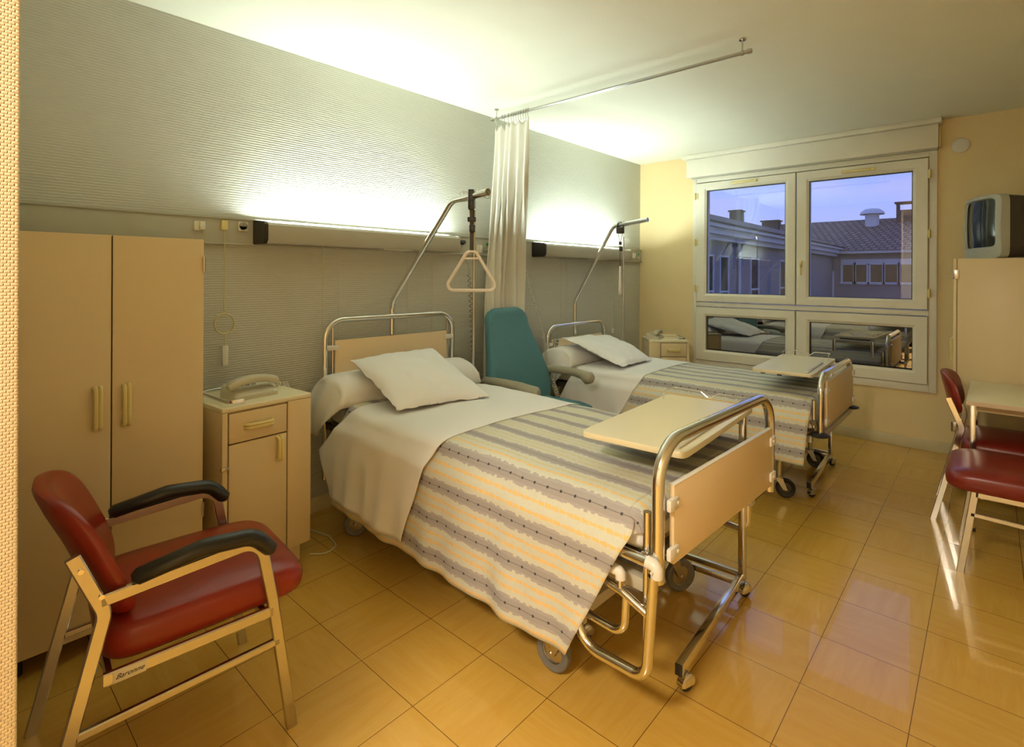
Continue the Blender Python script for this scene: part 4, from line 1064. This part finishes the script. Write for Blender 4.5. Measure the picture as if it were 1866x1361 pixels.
# ================================================================== outside
b = B(); box(b, -60, 60, LY+.4, 90, -.62, -.5); struct(obj('ground_outside', b, ground, smooth=0))
def wing_window(bmw, root, y, z0, z1, wd, x, curt):
    b = B(); 
    for a, c, d, e_ in ((y-.07, y, z0-.07, z1+.07), (y+wd, y+wd+.07, z0-.07, z1+.07), (y, y+wd, z0-.07, z0), (y, y+wd, z1, z1+.07), (y, y+wd, z0+(z1-z0)*.30, z0+(z1-z0)*.30+.07)): box(b, x, x+.06, a, c, d, e_)
    f = obj('window', b, extwhite, root, smooth=0)
    b = B(); box(b, x, x+.02, y, y+wd, z0, z1); obj('pane', b, extcurt if curt else extdark, f, smooth=0)
# left wing
t = thing('building_wing', 'low rendered building wing with white layered eaves seen through left panes', 'building', (-4.75, 8, -.38))
b = B(); box(b, -6, 0, 0, 29.5, 0, 3.1); obj('wall', b, extwall, t, smooth=0)
b = B(); box(b, -.05, .30, -.3, 29.8, 3.02, 3.20); box(b, -.05, .50, -.3, 29.9, 3.20, 3.42); box(b, -.05, .66, -.3, 30.0, 3.42, 3.60); obj('eaves', b, extwhite, t, smooth=0)
b = B(); lay = b.loops.layers.uv.verify()
vs = [b.verts.new(p) for p in ((.72, -.4, 3.60), (.72, 30, 3.60), (-3.2, 30, 4.9), (-3.2, -.4, 4.9), (-6.3, -.4, 3.9), (-6.3, 30, 3.9), (.72, -.4, 3.54), (.72, 30, 3.54))]
for q, u in (((0, 1, 2, 3), ((0, 0), (30.4, 0), (30.4, 4), (0, 4))), ((3, 2, 5, 4), ((0, 4), (30.4, 4), (30.4, 8), (0, 8))), ((6, 7, 1, 0), ((0, 0), (30.4, 0), (30.4, .05), (0, .05))), ((7, 6, 4, 5), ((0, 0), (1, 0), (1, 1), (0, 1)))):
    f_ = b.faces.new([vs[i] for i in q])
    for lp, uu in zip(f_.loops, u): lp[lay].uv = uu
obj('roof', b, roofm, t, smooth=0)
for (y, wd, z0, z1, cu2) in ((7.3, .75, .55, 2.45, True), (9.5, 1.0, .6, 2.45, False), (11.2, .75, .55, 2.45, False), (14.5, .9, .6, 2.45, False), (18.5, .9, .6, 2.45, True), (23, .9, .6, 2.45, False)): wing_window(None, t, y, z0, z1, wd, 0.0, cu2)
for y in (5.2, 13.0, 20.5):
    b = B(); cyl(b, (.09, y, 0), (.09, y, 3.1), .06, 10); obj('downpipe', b, extwhite, t)
for (y, x) in ((12.2, -2.4), (20.0, -2.6)):
    b = B(); box(b, x-.28, x+.28, y-.3, y+.3, 4.3, 5.15); box(b, x-.34, x+.34, y-.36, y+.36, 5.15, 5.23); obj('chimney', b, brownroofbrick, t, smooth=0)
# far building
FY = 37.6
t = thing('building', 'long building with brown tiled roof and row of small windows beyond the window', 'building', (-6, FY, -.5))
b = B(); box(b, 0, 34, 0, 8, 0, 3.45); obj('wall', b, extwall, t, smooth=0)
b = B(); box(b, -.2, 34, -.55, 0, 3.30, 3.48); obj('eaves', b, extwhite, t, smooth=0)
b = B(); lay = b.loops.layers.uv.verify()
vs = [b.verts.new(p) for p in ((-.4, -.65, 3.48), (34, -.65, 3.48), (34, 6, 5.95), (-4, 6, 5.95), (34, 12, 3.6), (-.4, 12, 3.6))]
for q, u in (((0, 1, 2, 3), ((0, 0), (34, 0), (34, 7), (-4, 7))), ((3, 2, 4, 5), ((0, 7), (34, 7), (34, 14), (0, 14)))):
    f_ = b.faces.new([vs[i] for i in q])
    for lp, uu in zip(f_.loops, u): lp[lay].uv = uu
obj('roof', b, roofm, t, smooth=0)
def xat(u, y=FY):   # world x where the view line of column u meets depth y
    r = (u-989)/959; return 2.94+y*(-.648+.762*r)/(.762+.648*r)
b = B(); box(b, xat(1532)+6, xat(1700)+6, -.03, 0, 1.35, 2.95); obj('window_surround', b, extwhite, t, smooth=0)
for u in (1546, 1569, 1597, 1624, 1652, 1680):
    x = xat(u)+6
    b = B(); box(b, x-.42, x-.30, -.10, 0, 1.50, 2.65); box(b, x+.30, x+.42, -.10, 0, 1.50, 2.65); box(b, x-.42, x+.42, -.10, 0, 2.60, 2.72); box(b, x-.46, x+.46, -.16, 0, 1.42, 1.54); f = obj('window', b, extwhite, t, smooth=0)
    b = B(); box(b, x-.30, x+.30, -.05, 0, 1.54, 2.60); obj('pane', b, extcurt, f, smooth=0)
x = xat(1504)+6
b = B(); box(b, x-.5, x-.4, -.08, 0, 0, 2.3); box(b, x+.4, x+.5, -.08, 0, 0, 2.3); box(b, x-.5, x+.5, -.08, 0, 2.2, 2.3); f = obj('doorway', b, extwhite, t, smooth=0)
b = B(); box(b, x-.4, x+.4, -.04, 0, 0, 2.2); obj('pane', b, extcurt, f, smooth=0)
x = xat(1588, FY+4.5)+6
b = B(); cyl(b, (x, 4.6, 5.0), (x, 4.6, 6.15), .42, 16); lathe(b, [(.75, 6.15), (.70, 6.3), (.45, 6.5), (0, 6.58)], Matrix.Translation((x, 4.6, 0)), 20); obj('roof_vent', normals(b), extwhite, t)
x = xat(1651, FY+5)+6
b = B(); box(b, x-.55, x+.55, 4.8, 5.6, 5.0, 6.35); box(b, x-.55, x-.42, 4.8, 5.6, 6.35, 6.8); box(b, x+.42, x+.55, 4.8, 5.6, 6.35, 6.8); box(b, x-.65, x+.65, 4.7, 5.7, 6.8, 6.9); obj('chimney', b, brownroofbrick, t, smooth=0)
x = xat(1396, FY+4)+6
b = B(); box(b, x-.6, x+.6, 4.8, 5.6, 5.0, 6.1); box(b, x-.7, x+.7, 4.7, 5.7, 6.1, 6.2); obj('chimney', b, brownroofbrick, t, smooth=0)

# ================================================================== groups of like things
GROUPS = {'hospital_bed': 'hospital beds', 'mattress': 'mattresses on the beds', 'bedspread': 'striped bedspreads', 'top_sheet': 'folded white top sheets', 'bolster': 'white bolsters',
          'pillow': 'square white pillows', 'trapeze_handle': 'triangle grips on the lifting poles', 'overbed_table': 'overbed tables', 'wall_lamp': 'wall lamps above the beds',
          'wardrobe': 'cream wardrobes', 'nightstand': 'cream bedside cabinets', 'telephone': 'bedside telephones', 'side_chair': 'dark red chairs at the table',
          'wall_socket': 'sockets on the service rail', 'wall_switch': 'wall switches', 'nurse_call_unit': 'call panels on the rail', 'coiled_cable': 'curly cables', 'bed_remote': 'bed hand controls'}
for o in bpy.data.objects:
    if o.parent is None and 'label' in o and o.name.split('.')[0] in GROUPS: o['group'] = GROUPS[o.name.split('.')[0]]
